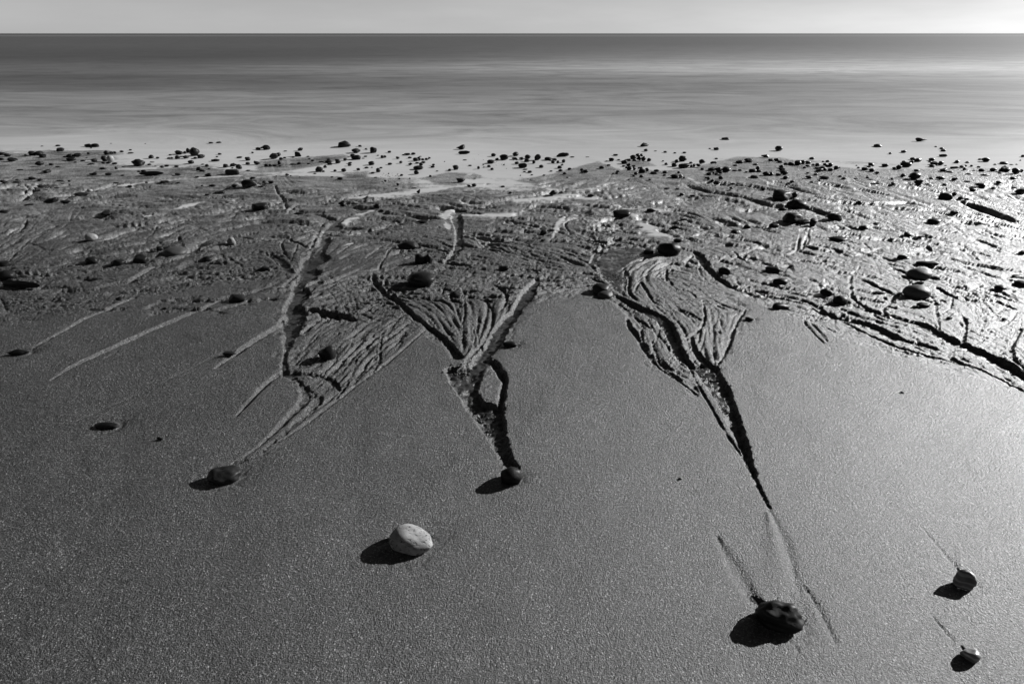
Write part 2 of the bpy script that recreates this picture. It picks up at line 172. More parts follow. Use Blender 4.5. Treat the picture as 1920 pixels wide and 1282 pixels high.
# ---- stones traced from the place: per strip, "cx by w h shape" (shape: r round, d domed, f flat, b blocky, w wedge, p pale) ----
TILES = {
 (0,250,8): "20 325 110 40 r;112 350 90 45 r;22 400 70 30 f;195 420 150 50 w;380 335 45 18 f;478 328 90 55 d;585 325 120 52 d;640 362 100 45 d;900 268 105 48 d;870 200 68 26 f;632 202 45 14 f;1325 207 110 45 b;1430 210 110 50 d;1367 228 25 14 r;1667 160 40 10 f;1330 315 50 28 d;1595 320 80 55 d;1660 310 60 35 r;1722 305 40 35 d;1825 285 65 25 f;975 365 65 22 f;1045 352 95 38 d;1160 352 115 48 d;1065 410 130 45 r;1130 440 50 14 f;1240 422 70 20 f;1300 375 35 10 f;1408 428 105 58 w;1368 470 105 22 f;1560 420 90 70 d;1655 430 90 85 p;1625 455 60 30 r;1548 458 60 26 f;1720 465 85 26 f;580 496 130 72 w;768 480 65 30 d;870 510 70 18 f;300 556 95 16 f;705 592 140 46 b;1545 545 105 30 f;1740 538 45 32 d;1845 512 40 12 f;1400 628 125 44 w;1625 628 105 32 f;1840 638 60 16 f;485 692 120 40 w;60 750 110 46 w;245 750 105 35 b;258 705 55 20 r;900 718 110 20 f;1040 728 40 26 r;945 765 60 16 f;1750 755 90 20 f;1345 875 80 35 p;1210 940 235 52 f;600 712 70 30 p;850 830 80 18 f;760 820 70 15 f;620 820 120 46 w",
 (240,250,8): "35 258 45 18 f;40 303 85 18 f;260 163 28 12 f;345 375 80 45 d;445 380 50 24 d;138 485 185 85 b;320 480 55 24 d;360 438 80 12 f;635 332 45 18 f;612 385 60 22 f;655 382 50 22 p;755 315 135 55 b;855 305 50 32 r;905 290 75 60 d;985 335 140 105 d;1045 300 50 60 r;738 385 75 48 d;865 378 80 42 d;1245 158 65 26 d;1362 152 75 24 f;1095 370 110 50 d;1010 384 55 26 f;945 455 95 46 d;1375 322 55 24 d;1335 358 40 14 f;1310 420 125 30 f;1672 372 80 24 f;1790 408 80 48 d;1868 300 40 20 f;1795 468 70 34 d;505 518 65 36 w;580 500 75 28 f;730 506 75 24 f;410 500 40 12 f;235 578 80 30 f;345 625 350 50 f;160 582 50 20 f;1060 560 80 50 d;1115 580 85 34 f;1185 500 65 34 r;1120 472 50 14 f;1215 540 40 14 p;745 632 90 32 f;1205 645 100 48 w;1035 665 70 20 f;1460 512 85 48 d;1580 495 110 46 w;1665 535 105 60 b;1565 525 35 14 f;1555 615 245 78 b;1805 565 60 16 f;1870 685 85 38 w;1785 820 250 110 b;1595 808 100 50 w;1520 808 80 14 f;1265 800 95 32 f;545 755 150 44 f;275 744 45 16 f;755 750 60 16 f;250 862 60 16 f;30 805 80 24 p;1390 910 170 58 w;1110 795 40 16 f;1190 930 70 22 f",
 (480,250,8): "30 245 80 32 d;155 245 120 62 d;80 230 35 26 r;440 272 55 12 f;655 262 90 46 w;255 385 140 80 b;335 345 70 52 w;375 395 60 30 r;430 375 50 18 f;625 345 110 66 b;558 365 45 16 f;780 355 45 14 f;800 388 35 14 f;850 418 55 22 f;20 470 100 50 w;348 465 50 48 r;155 495 65 34 d;215 500 50 36 d;285 495 75 28 d;360 500 50 18 f;550 470 80 16 f;645 465 70 28 d;790 465 50 18 f;980 438 95 20 f;1090 410 60 28 d;1090 445 105 36 r;1110 472 85 30 f;1225 450 85 58 d;1335 410 60 36 d;1410 455 60 24 d;1405 490 60 30 w;1310 205 205 82 b;1555 207 65 36 w;1648 247 45 22 w;1505 292 135 60 b;1755 292 115 76 d;1450 348 80 36 r;1510 390 155 68 b;1645 355 55 18 f;1610 380 40 10 f;1830 338 35 14 f;1895 372 50 40 r;1728 475 95 50 d;1035 518 60 40 w;945 575 100 66 d;1010 580 50 20 f;1185 575 50 30 r;1322 576 85 42 b;1535 555 55 32 d;1660 525 70 22 f;1740 518 30 12 f;1875 525 50 18 f;1825 585 80 56 b;1752 605 70 24 f;885 610 45 14 f;465 640 65 34 w;520 645 35 14 f;305 648 30 14 f;658 662 22 10 r;1140 662 45 16 f;1262 695 90 34 f;120 742 60 32 b;230 752 90 38 b;1795 668 50 12 f;80 805 100 18 f",
 (720,250,8): "10 365 50 30 r;85 292 60 30 b;350 328 95 30 f;440 320 70 30 f;290 328 40 12 f;205 385 50 36 r;388 375 60 22 f;545 352 40 10 f;475 415 85 48 d;525 410 50 50 r;580 402 45 24 r;635 402 55 30 d;678 388 50 30 w;250 450 55 32 b;90 472 65 28 d;400 478 80 34 w;500 455 60 20 f;555 485 55 42 r;590 450 65 28 d;515 542 150 50 r;742 488 50 28 d;728 515 65 26 f;488 612 75 50 d;265 640 50 26 d;230 690 35 20 r;388 690 25 22 r;70 614 22 18 r;20 728 40 30 r;215 782 55 36 w;185 838 40 12 f;450 828 75 14 f;520 905 65 60 w;985 565 50 30 d;1078 545 90 60 b;798 572 40 14 f;695 655 45 26 d;1155 240 140 60 w;1200 310 170 45 r;1645 345 75 42 d;1690 402 55 30 b;1808 398 145 72 b;1600 450 110 48 d;1290 492 55 18 f;1215 406 60 12 f;1418 535 42 38 r;1492 480 30 14 f;1500 515 35 14 f;1572 508 60 28 d;1620 550 50 30 d;1800 480 35 14 f;1155 730 135 58 b;1270 800 55 28 b;1352 800 75 44 d;1785 808 65 22 f;1895 902 50 24 f;910 430 16 12 r",
 (960,250,8): "55 340 95 55 d;235 378 90 52 d;45 395 100 38 b;140 398 70 36 w;225 428 80 42 r;380 400 100 78 b;330 460 52 60 w;75 462 70 36 r;168 515 140 62 b;198 548 70 16 f;188 585 45 18 f;270 592 68 30 d;545 402 110 42 d;640 410 80 34 d;615 448 60 40 r;690 450 45 36 r;775 440 55 44 r;760 350 180 52 b;905 362 65 14 f;1130 360 60 8 f;755 488 50 28 w;440 515 70 38 d;715 525 70 36 d;728 572 70 34 d;865 550 60 30 d;585 575 45 16 f;300 630 40 14 f;480 636 45 16 f;128 638 20 14 r;792 612 62 28 d;830 670 35 14 f;1048 560 58 32 d;1105 592 85 42 d;1055 582 50 16 f;1345 532 80 38 d;1450 487 65 20 f;1555 335 75 24 d;1488 415 80 40 b;1420 425 45 14 f;1590 585 60 24 d;1520 612 35 18 r;1575 610 50 20 f;945 762 60 22 f;740 860 105 34 b;612 930 112 70 b;1185 955 100 40 b;1350 838 80 24 f;1680 455 95 50 b;1600 405 50 16 f;1755 415 75 26 f;1835 412 60 20 f;1890 348 70 40 d;1820 385 90 55 d;1910 410 80 60 b;1675 502 55 22 f;1745 492 80 38 w;1760 548 80 48 d;1840 555 60 50 w;1715 528 40 24 r;1830 495 60 18 f;1860 622 70 38 d;1830 650 50 24 d;1905 525 40 16 f;1755 705 25 20 r;1795 922 60 16 f",
 (1200,250,8): "70 200 130 50 b;90 270 65 34 d;232 270 45 10 f;382 290 55 22 d;525 302 50 16 f;665 300 60 20 d;1285 100 115 36 d;1145 250 75 36 d;1048 237 40 14 f;640 415 118 70 d;553 440 65 42 d;765 455 55 26 d;940 460 105 62 w;1110 452 110 32 b;1145 388 50 18 f;1495 452 110 42 d;1628 430 125 48 d;1885 362 130 40 w;1730 478 80 24 f;1430 492 80 22 f;50 415 80 60 b;135 420 70 40 b;345 424 35 18 f;388 475 60 34 w;25 345 50 35 d;515 500 85 50 d;660 520 175 68 b;770 515 40 40 r;810 505 45 45 r;882 510 70 46 w;1080 555 110 40 d;1180 580 115 65 b;1290 575 130 65 d;1040 625 95 34 r;1100 610 50 32 r;1150 625 60 26 r;1210 605 60 28 r;1200 635 60 16 f;1425 565 80 18 f;1505 562 65 22 d;1765 548 60 48 r;1690 580 105 42 d;1785 582 85 30 f;1600 590 50 20 d;1720 670 110 38 d;1890 630 110 50 d;30 595 110 56 d;105 570 60 46 r;20 530 60 25 r;210 612 105 32 f;245 575 95 30 f;375 600 75 34 d;582 600 45 28 d;370 640 60 26 d;525 668 130 48 d;610 670 60 50 p;662 682 40 28 r;20 665 65 40 d;148 704 45 20 f;725 768 50 30 b;1020 700 60 42 w;1085 728 55 34 r;1155 770 105 54 d;1210 690 75 45 b;1580 760 105 50 b;1400 775 75 38 w;1455 785 45 14 f;1368 835 50 32 d;415 836 80 20 f;565 845 65 20 f;628 932 65 34 b;790 948 80 24 d;1855 850 80 38 d;1450 950 90 30 d;1005 672 60 18 f;935 550 60 28 r",
 (1440,250,8): "165 260 105 62 d;1645 208 120 42 d;1832 312 48 24 d;660 390 82 30 d;40 415 85 30 f;130 415 75 36 d;190 440 95 26 f;270 472 70 26 f;342 475 90 38 d;450 475 100 60 d;525 460 70 60 d;605 460 80 40 b;680 478 60 20 f;745 490 85 40 d;855 480 60 30 r;898 432 62 28 d;828 432 40 16 f;950 500 80 50 w;885 500 60 28 r;1025 540 75 52 b;1070 520 35 18 r;600 502 85 28 f;550 528 55 26 d;205 520 75 40 d;220 558 115 34 b;240 618 120 58 d;40 632 110 50 b;160 638 100 42 w;258 685 100 46 w;825 555 120 55 d;770 572 110 40 w;735 535 70 24 f;940 565 75 38 d;600 602 55 18 f;718 628 80 24 f;615 678 90 40 d;855 680 155 38 f;960 618 25 12 f;765 718 50 26 w;657 742 65 24 w;1085 655 60 22 f;1140 690 75 28 f;1168 590 30 14 f;360 740 75 34 d;420 772 60 14 f;285 785 50 14 f;1070 798 55 22 f;1358 525 45 20 d;1545 490 100 44 b;1525 510 75 20 f;1458 555 100 40 b;1560 572 85 42 d;1625 610 80 36 w;1758 500 90 42 d;1890 535 55 26 d;1320 690 60 18 f;1490 672 50 22 d;1490 640 30 10 f;1545 702 95 18 f;1598 765 145 20 f;1530 800 50 12 f;1862 695 55 24 d;1880 762 80 30 w;1330 488 30 12 f;200 980 290 120 d;400 955 100 66 d;18 910 25 16 r",
 (1680,250,8): "380 125 175 50 w;115 290 75 34 d;598 212 38 20 r;685 238 58 24 d;710 270 80 28 d;712 350 130 36 d;250 398 72 34 d;330 425 110 46 b;120 440 60 26 d;160 498 165 65 d;235 445 60 34 d;45 535 85 55 d;540 410 85 36 d;570 470 110 46 d;545 505 90 34 d;510 435 60 14 f;672 475 82 50 b;925 445 80 48 w;1070 445 55 22 d;745 490 40 10 f;875 532 115 32 b;990 515 80 30 d;1045 500 50 26 r;1030 558 48 40 r;1135 500 40 24 r;1245 515 55 20 f;1168 565 45 14 f;1290 570 80 36 d;1260 400 50 20 f;1340 425 105 58 w;1460 568 90 44 d;1490 474 50 16 f;1615 462 105 34 d;1640 498 45 12 f;1735 475 65 12 f;1810 472 30 12 f;1620 570 150 60 b;1560 605 60 18 f;1805 605 120 75 b;1885 580 50 36 r;1905 355 50 30 d;1868 412 25 14 r;310 570 80 28 d;715 570 125 44 w;805 590 100 24 f;1100 620 115 20 f;1335 635 100 22 f;105 655 80 44 b;150 695 50 12 f;285 682 155 85 d;345 765 135 66 b;480 770 80 18 f;525 690 65 26 f;670 690 135 38 d;885 702 95 38 b;735 785 75 30 d;1070 732 100 22 f;1290 808 170 58 w;1460 835 70 28 f;1540 750 85 32 d;1760 690 88 34 d;1780 730 65 16 f;1790 825 95 20 f;1850 908 150 74 w;1150 870 90 45 r;750 992 190 90 b;875 940 70 56 r;578 950 50 16 f",
 (0,230,4): "380 600 110 40 w;215 622 65 14 f;30 678 80 24 f;790 692 75 28 d;490 598 80 16 f",
 (480,230,4): "30 655 130 55 b;650 620 65 42 w;905 632 60 28 w;945 672 45 20 f;325 690 80 18 f",
 (960,230,4): "830 710 140 50 b;1040 668 75 22 d;1290 732 60 12 f",
 (1440,230,4): "220 645 130 62 d;680 608 50 24 w;1450 575 50 20 f;1495 580 45 14 f;1400 680 60 20 f;110 660 80 20 w",
 (0,400,4): "680 195 85 40 p;30 400 100 42 r;45 500 120 70 r;690 370 95 48 d;885 388 95 45 d;1050 375 110 65 d;1310 320 165 66 g;1195 278 55 30 d;1200 230 60 20 f;1735 232 62 46 p;890 652 50 30 w;1240 718 40 16 w;1780 665 135 56 w;140 1060 140 45 b;1715 1068 100 36 w;150 550 300 46 f;1550 360 80 36 r",
 (480,400,4): "1250 72 90 20 f;60 445 140 40 w;1140 265 160 55 d;1225 375 90 60 b;1290 370 80 66 b;1240 535 200 92 r;1500 640 100 55 r;1865 420 80 26 d;540 755 125 60 r;645 785 110 50 r;515 1088 150 95 w;1905 1000 105 38 r",
 (960,400,4): "240 155 60 30 b;1230 115 65 22 f;1180 305 165 88 d;1025 302 75 32 r;1250 215 70 24 f;1600 448 95 42 b;1680 150 65 26 d;1770 108 60 22 w;670 600 150 72 d;700 635 110 50 g;1790 805 70 28 w",
 (1440,400,4): "185 65 140 65 d;270 75 110 30 f;340 95 55 50 b;45 105 70 28 f;500 50 105 50 b;820 85 60 16 f;720 122 65 30 d;1250 75 105 35 d;1055 170 95 32 w;1150 178 50 10 f;530 205 130 32 f;40 445 100 55 b;95 525 110 35 d;1010 345 100 35 w;1190 385 150 28 f;1140 490 165 75 g;1120 630 185 90 g;1130 535 80 25 w;1170 700 100 35 w;440 615 90 50 d;540 680 100 60 d;100 720 130 45 b;1360 795 50 22 w;1780 800 45 18 w;1745 572 80 35 d;1870 482 80 22 f;1900 545 90 40 d;1910 305 50 24 d;830 605 110 20 f",
 (0,0,1): "420 906 62 36 r;959 905 42 34 r;771 1036 84 55 P;1464 1180 84 58 D;1811 1101 38 32 Q;1823 1239 33 26 Q;200 803 46 13 f;301 825 16 6 w;1275 899 7 4 r;1692 737 7 4 r",
}
# hand labels: x, y (photo pixels), label, short reference (or None)
HAND = [
 (771,1010,"pale pitted egg-shaped stone with a black shadow, alone on the smooth foreground sand","pale pitted foreground stone"),
 (1464,1155,"large dark stone with layered ridges, half sunk at the end of a faint trail","ridged dark foreground stone"),
 (1811,1088,"small angular stone with a bright flat top, above the white oval one on open sand","small bright-topped stone"),
 (1823,1230,"small whitish oval stone with a thin dark trail, lowest stone in the picture","small whitish oval stone"),
 (420,890,"glossy dark rounded stone in a black hollow where the long tongue of sand ends","glossy stone below the sand tongue"),
 (959,890,"round dark stone plugging the pointed lower tip of the central channel","stone at the central channel tip"),
 (200,797,"thin flat grey stone lying alone on the smooth sand far from any channel","lone thin flat stone"),
 (301,823,"tiny dark chip on smooth sand between the thin flat stone and the glossy one",None),
 (1275,897,"tiny dark grain on smooth sand between the two long central channels",None),
 (1692,735,"tiny dark grain on bright smooth sand under the long diagonal scarp",None),
 (609,660,"pyramid-shaped dark stone with a long shadow beside the left channel","pyramid-shaped stone"),
 (35,658,"low blocky dark stone at the lower end of a pale groove by the left edge","low block by the left edge"),
 (429,662,"small dark wedge stone on smooth sand beside a pale groove of the left channel",None),
 (445,560,"dark wedge stone with a grey top at the head of the longest pale groove","wedge heading the longest groove"),
 (956,645,"small black rounded stone on the right bank of the central diagonal channel","black stone on the central bank"),
 (790,522,"biggest rounded black stone in the middle, long shadow on its left side","big round central stone"),
 (765,460,"long domed black stone lying just above the clump of dark blocks","long domed central stone"),
 (786,488,"left of two rough black blocks clumped together above the big round stone",None),
 (802,488,"right of two rough black blocks clumped together above the big round stone","rough central block clump"),
 (855,553,"dark rounded stone half buried in the fan of rills below the big round stone",None),
 (615,583,"grey-topped rounded stone lying in the dark side hollow of the left channel","stone in the left side hollow"),
 (641,590,"black lumpy stone filling the end of the left channel's side hollow",None),
 (1127,540,"black domed stone on the lip where the right-hand channel begins","domed stone at the channel head"),
 (1135,553,"smooth grey-topped oval stone tucked in front of the black domed one at channel head",None),
 (1255,467,"large black domed stone standing at the bend of the curved dark scarp","domed stone at the curved scarp"),
 (1216,472,"small black stone in the rippled pool just left of the large domed one",None),
 (1725,513,"upper of two smooth grey oval stones among the right-hand rills","upper grey oval stone"),
 (1720,546,"lower and larger of two smooth grey oval stones among the right-hand rills","lower grey oval stone"),
 (1737,492,"long thin dark slab stone just above the two smooth grey ovals",None),
 (1360,508,"blocky black stone lying on the sand between two long scarps","block between the scarps"),
 (1450,506,"blocky dark stone left of the small glossy pool among the right-hand rills",None),
 (1463,526,"low dark domed stone below the blocky one, left of the small glossy pool",None),
 (1465,573,"dark blocky stone on the edge of the smooth sand above the claw-like rills","block above the claw-like rills"),
 (1550,550,"left of two black domed stones at the foot of the small glossy pool",None),
 (1575,564,"right of two black domed stones at the foot of the small glossy pool","black stone by the glossy pool"),
 (1408,597,"tiny ragged dark stone alone on the bank above the right smooth sand",None),
 (1486,408,"left and biggest of three touching dark stones, smooth and domed","biggest of three touching stones"),
 (1507,415,"low flat middle stone of three touching dark stones",None),
 (1525,418,"small blocky right-hand stone of three touching dark stones",None),
 (1565,406,"ragged black block in the rills just right of three touching stones","ragged block in the rills"),
 (1465,364,"large smooth dark boulder-like stone with a bright right edge below the pebble band","large smooth bright-edged stone"),
 (1490,364,"smaller domed stone touching the right side of the large bright-edged one",None),
 (1495,384,"large smooth domed dark stone with a scour groove running off to its right","large domed stone with groove"),
 (1774,367,"blocky stone with pale bands among wet film, a round lump at its right","pale-banded block"),
 (327,472,"large domed grey-black stone with a long shadow, biggest of the left row","big domed left stone"),
 (262,486,"domed black stone between the big domed one and its smaller left neighbour",None),
 (221,492,"low domed black stone in the middle of the row at the left",None),
 (172,487,"leftmost domed black stone of the row at the left, long thin shadow","leftmost stone of the left row"),
 (170,444,"small pale rounded stone with a thin dark shadow, alone in the left rills","small pale left stone"),
 (433,452,"small pale round stone half hidden by its shadow beside bright crumbly sand","small pale round stone in crumbly sand"),
 (487,386,"big black block with a bright upper right corner beside a pale groove","bright-cornered black block"),
 (463,345,"large black angular block leaning at the lower edge of the pebble band","large leaning black block"),
 (434,322,"long dark slab stone sloping down to the right above the leaning block","long sloping slab"),
 (257,305,"square black block standing in the wet film, a bright glint on its face","square glinting block"),
 (643,271,"big two-humped black block standing in the water, farthest out in the middle","two-humped block in the water"),
 (864,277,"black wedge stone pointing left at the edge of the sea","black wedge at the sea's edge"),
 (870,286,"long low domed black stone just below the wedge at the sea's edge",None),
 (1168,402,"large black flat-topped block standing in a film of water","flat-topped block in the film"),
 (1209,272,"flat-topped dark block standing alone at the sea's edge","lone flat-topped sea-edge block"),
 (1361,260,"greyish domed stone awash in the sea, softened by the moving water","greyish stone awash"),
 (1460,279,"smooth domed stone alone in the shallow film above the crowded pebbles","lone smooth domed sea-edge stone"),
 (1728,263,"large dark wedge-shaped stone with its reflection in the bright shallow water","wedge with its reflection"),
 (1646,274,"low domed stone alone in bright shallow water, thin reflection below it","low domed stone in bright water"),
 (1055,290,"long black stone lying in the film with a bright glint at its right end","long glinting stone"),
 (363,286,"tall domed dark stone with a bright right edge standing in a small cluster","tall domed stone of the left cluster"),
 (334,286,"rectangular black block beside the small cluster with the tall domed stone",None),
 (283,325,"long ragged dark slab lying flat on the sand below the square glinting block","long ragged slab"),
 (207,298,"pale-faced round stone catching the sun in the left pebble band","pale-faced round stone"),
 (72,307,"peaked dark stone with a sunlit right slope in the left pebble band","peaked stone"),
 (151,365,"long low dark slab with a bright tip, below the left pebble band","long low slab"),
 (700,281,"humped dark stone standing in the film right of the two-humped block","humped stone in the film"),
 (668,295,"long thick black block lying just above the middle of the pebble band","long thick block"),
 (598,317,"domed dark stone with a sunlit right side on a grey sandbar","domed stone on the sandbar"),
 (864,337,"rectangular black block lying alone in the pale film","rectangular block in the film"),
 (946,295,"square-topped black block with a bright right edge in the central film","square-topped central block"),
 (1036,362,"squat black block at the lower edge of the central film","squat block below the film"),
 (1282,311,"long lumpy black block in the crowded right-central pebbles","long lumpy block"),
 (1280,297,"big domed dark stone standing just above the long lumpy block","big domed stone above the lumpy block"),
 (1361,318,"domed dark stone with a thin bright rim in the crowded pebbles","bright-rimmed domed stone"),
 (1716,330,"big pointed dark stone among the right-hand pebbles","big pointed right-hand stone"),
 (1700,308,"big dark double-domed stone in the right-hand pebble band","double-domed stone"),
 (1723,341,"blocky dark stone sloping right, just below the big pointed one",None),
 (1841,347,"grey-topped angular stone on the right-hand sand","grey-topped angular stone"),
 (1911,360,"large peaked stone cut off by the right edge of the view","peaked stone at the right edge"),
 (20,535,"long low black slab lying flat by the left edge, pale groove below it","low black slab at the left edge"),
 (1547,332,"longest thin flat stone below the densest pebble cluster","longest thin flat stone"),
]
# ---- helpers ----
def link(o,parent=None):
    sc.collection.objects.link(o)
    if parent: o.parent=parent
    return o
def tag(o,label=None,cat=None,group=None,kind=None):
    if label: o["label"]=label
    if cat: o["category"]=cat
    if group: o["group"]=group
    if kind: o["kind"]=kind
rng=np.random.default_rng(7); random.seed(7)
def lattice(seed,n=256): return np.random.default_rng(seed).random((n,n))
def vnoise(x,y,seed):
    g=lattice(seed); n=g.shape[0]
    xi=np.floor(x).astype(int); yi=np.floor(y).astype(int); fx=x-xi; fy=y-yi
    fx=fx*fx*(3-2*fx); fy=fy*fy*(3-2*fy); xi%=n; yi%=n; xj=(xi+1)%n; yj=(yi+1)%n
    return (g[yi,xi]*(1-fx)+g[yi,xj]*fx)*(1-fy)+(g[yj,xi]*(1-fx)+g[yj,xj]*fx)*fy-0.5
def fbm(x,y,seed,oct=4,gain=0.5):
    s=0;a=1.0
    for k in range(oct):
        s=s+a*vnoise(x*2**k+17.3*k,y*2**k+5.1*k,seed+k); a*=gain
    return s
# ---- the sand sheet: a fan of rows and columns, dense where it can be seen ----
DU=1.9; US=np.arange(-290,2212,DU); DV=1.05; VS=np.arange(1345,247,-DV)
def zdepth(v):
    a=(v-CY)/FPX; return CAMH/(SP+a*CP)
nrow,ncol=len(VS),len(US)
Yv=flat_xy(np.full(nrow,960.0),VS)[1]; Zd=zdepth(VS)
Ymain=np.repeat(Yv[:,None],ncol,1); Xmain=(US[None,:]-CX)/FPX*Zd[:,None]
UU=np.repeat(US[None,:],nrow,0); VV=np.repeat(VS[:,None],ncol,1)
D=np.zeros((nrow,ncol),np.float32); DS=np.zeros_like(D); M=np.zeros_like(D); WET=np.zeros_like(D)
def window(u0,u1,v0,v1):
    c0=max(0,int((u0-US[0])/DU)); c1=min(ncol,int((u1-US[0])/DU)+2)
    r0=max(0,int((VS[0]-v1)/DV)); r1=min(nrow,int((VS[0]-v0)/DV)+2)
    return (slice(r0,r1),slice(c0,c1)) if c1>c0 and r1>r0 else None
WN=fbm(Xmain*55,Ymain*55,101,3); WN2=fbm(Xmain*220,Ymain*220,111,2); WL=fbm(Xmain*15,Ymain*15,121,3); WLL=fbm(Xmain*6.5,Ymain*6.5,161,2)
def segs(pts):
    for (a,b) in zip(pts[:-1],pts[1:]): yield a,b
def smooth(pts,n=5):
    """Catmull-Rom through the traced points"""
    P=[np.array(p,float) for p in pts]; P=[2*P[0]-P[1]]+P+[2*P[-1]-P[-2]]; o=[]
    for i in range(1,len(P)-2):
        for k in range(n):
            t=k/n; a,b,c,d=P[i-1:i+3]
            o.append(0.5*((2*b)+(c-a)*t+(2*a-5*b+4*c-d)*t*t+(3*b-a-3*c+d)*t**3))
    o.append(P[-2]); return o
def seg_field(a,b,pad):
    """window, signed distance (m) and half width (m) of one segment"""
    wmax=max(a[2],b[2])*pad
    s=window(min(a[0],b[0])-wmax,max(a[0],b[0])+wmax,min(a[1],b[1])-wmax*0.8,max(a[1],b[1])+wmax*0.8)
    if s is None: return None
    ax,ay=flat_xy(a[0],a[1]); bx,by=flat_xy(b[0],b[1]); X=Xmain[s]; Y=Ymain[s]
    dx,dy=bx-ax,by-ay; l2=dx*dx+dy*dy+1e-12
    t=np.clip(((X-ax)*dx+(Y-ay)*dy)/l2,0,1)
    ex=X-ax-t*dx; ey=Y-ay-t*dy; d=np.sqrt(ex*ex+ey*ey); sg=np.sign(dx*ey-dy*ex)
    hw=0.5*((a[2]*zdepth(a[1]))*(1-t)+(b[2]*zdepth(b[1]))*t)/FPX
    rs_=1.5*ay*ay/(CAMH*FPX)*abs(dx)/math.sqrt(l2)
    return s,d,sg,np.maximum(hw,rs_)
rs_=random.Random(5)
for (x0,x1,y0,y1,s0,s1,n) in [(1290,2050,338,560,.06,.30,120),(1500,1900,470,600,.2,.45,22),(560,1180,368,450,-.16,.16,60),(-120,520,362,590,-.26,-.02,95),(820,1010,488,530,-.05,.12,12),(580,700,500,560,-.35,.1,8),(1180,1300,420,450,.05,.25,8)]:
    for _ in range(n):
        x=rs_.uniform(x0,x1); y=rs_.uniform(y0,y1); sl=rs_.uniform(s0,s1); ln=rs_.choice((22,34,50,80,120))*rs_.uniform(.7,1.2); bend=rs_.uniform(-.12,.12); k=.6+.7*(y-330)/250; wd=rs_.uniform(2.2,5)*k
        pts=[(x+ln*t,y+ln*(sl*t+bend*t*t)+rs_.uniform(-1,1)*k,wd*(.35+.65*math.sin(math.pi*(.1+.8*t)))) for t in (0,.3,.65,1.0)]
        CH.append(('T',rs_.uniform(1.6,4.6),pts))
for kind,dep,pts in CH:
    P=smooth(pts); dm=dep/1000.0*1.2*min(2.0,max(.9,zdepth(np.mean([p[1] for p in pts]))/1.45)) if kind!='S' else dep*1.9/1000; wm=max(p[2] for p in pts)
    xs_=[p[0] for p in pts]; ys_=[p[1] for p in pts]
    terr=kind=='T' or kind=='V' and min(xs_)>1240 and np.mean(ys_)<600 and abs(pts[-1][1]-pts[0][1])<.55*(pts[-1][0]-pts[0][0])   # a low scarp facing the beach
    for a,b in segs(P):
        q=seg_field(a,b,7 if terr else 2.4 if kind=='C' else 1.7)
        if q is None: continue
        s,d,sg,hw=q; hw=np.maximum(hw,1e-4)
        wob=hw*(WL[s]*.5) if kind=='S' else hw*0.55*((WN[s]*0.6+WN2[s]*0.4)*min(1,1.5/zdepth(a[1]))**1.5+(WL[s]*.7+WLL[s]*.9 if kind=='C' else WL[s]*.5))
        x=(d+wob)/hw
        if kind=='C': f=np.clip((1.05-x)/0.24,0,1); sh=np.clip((2.3-x)/1.3,0,1); f=0.82*f*f*(3-2*f)+0.18*sh*sh
        elif terr: g=np.clip(1-(x-.2)/7.0,0,1); f=(1.5 if kind=='T' else 1.25)*np.where(sg>0,np.clip(1.15-x*1.6,0,1),g)
        elif kind=='V': f=np.clip(1.05-x,0,1); f=np.clip(f*1.6,0,1); f=f*f*(3-2*f)
        else: f=np.exp(-x*x*1.5)
        k=np.minimum(1.0,hw*2*FPX/zdepth(0.5*(a[1]+b[1]))/wm+0.25)
        if kind=='S': DS[s]=np.maximum(DS[s],f*dm*k); continue
        D[s]=np.maximum(D[s],f*dm*k)
        if kind=='C': WET[s]=np.maximum(WET[s],np.clip((0.75-x)/0.2,0,1)*0.8)
def poly_field(pts,pad=30):
    us=[p[0] for p in pts]; vs=[p[1] for p in pts]
    s=window(min(us)-pad,max(us)+pad,min(vs)-pad,max(vs)+pad)
    X=Xmain[s]; Y=Ymain[s]; U=UU[s]; V=VV[s]; inside=np.zeros(X.shape,bool); dist=np.full(X.shape,9.0)
    n=len(pts)
    for i in range(n):
        (x0,y0),(x1,y1)=pts[i],pts[(i+1)%n]
        c=((y0>V)!=(y1>V))&(U<(x1-x0)*(V-y0)/((y1-y0) if y1!=y0 else 1e-9)+x0); inside^=c
        ax,ay=flat_xy(x0,max(y0,200)); bx,by=flat_xy(x1,max(y1,200)); dx,dy=bx-ax,by-ay
        t=np.clip(((X-ax)*dx+(Y-ay)*dy)/(dx*dx+dy*dy+1e-12),0,1)
        dist=np.minimum(dist,np.hypot(X-ax-t*dx,Y-ay-t*dy))
    return s,np.where(inside,dist,-dist)
for dep,wall,pts in POLY:
    s,sd_=poly_field(pts); wl=wall*zdepth(np.mean([p[1] for p in pts]))/FPX
    sd_=sd_+wl*0.8*(WN[s]*0.6+WN2[s]*0.6)
    f=np.clip(sd_/wl+0.15,0,1); f=f*f*(3-2*f)
    D[s]=np.maximum(D[s],f*dep/1000*(1+0.5*WN[s])); WET[s]=np.maximum(WET[s],np.clip(sd_/wl-0.9,0,1)*0.8)
for pts in ISLAND:
    s,sd_=poly_field(pts); sd_=sd_+0.003*(WN[s]+WN2[s]); f=np.clip(sd_/0.006+.3,0,1)
    D[s]=D[s]*(1-f*0.85); WET[s]*=1-f
# the reworked apron lies a little lower than the smooth sand and is full of small rills
s,sdr=poly_field(ROUGH,50); RG=np.zeros_like(D); RS=np.full(D.shape,-1.0,np.float32); RS[s]=sdr
RS=RS+0.05*WL+.02*WN; RG=np.clip(RS/0.04+0.5,0,1); RSTEP=np.clip((RS+0.004*WN)/0.006,0,1)*0.0022
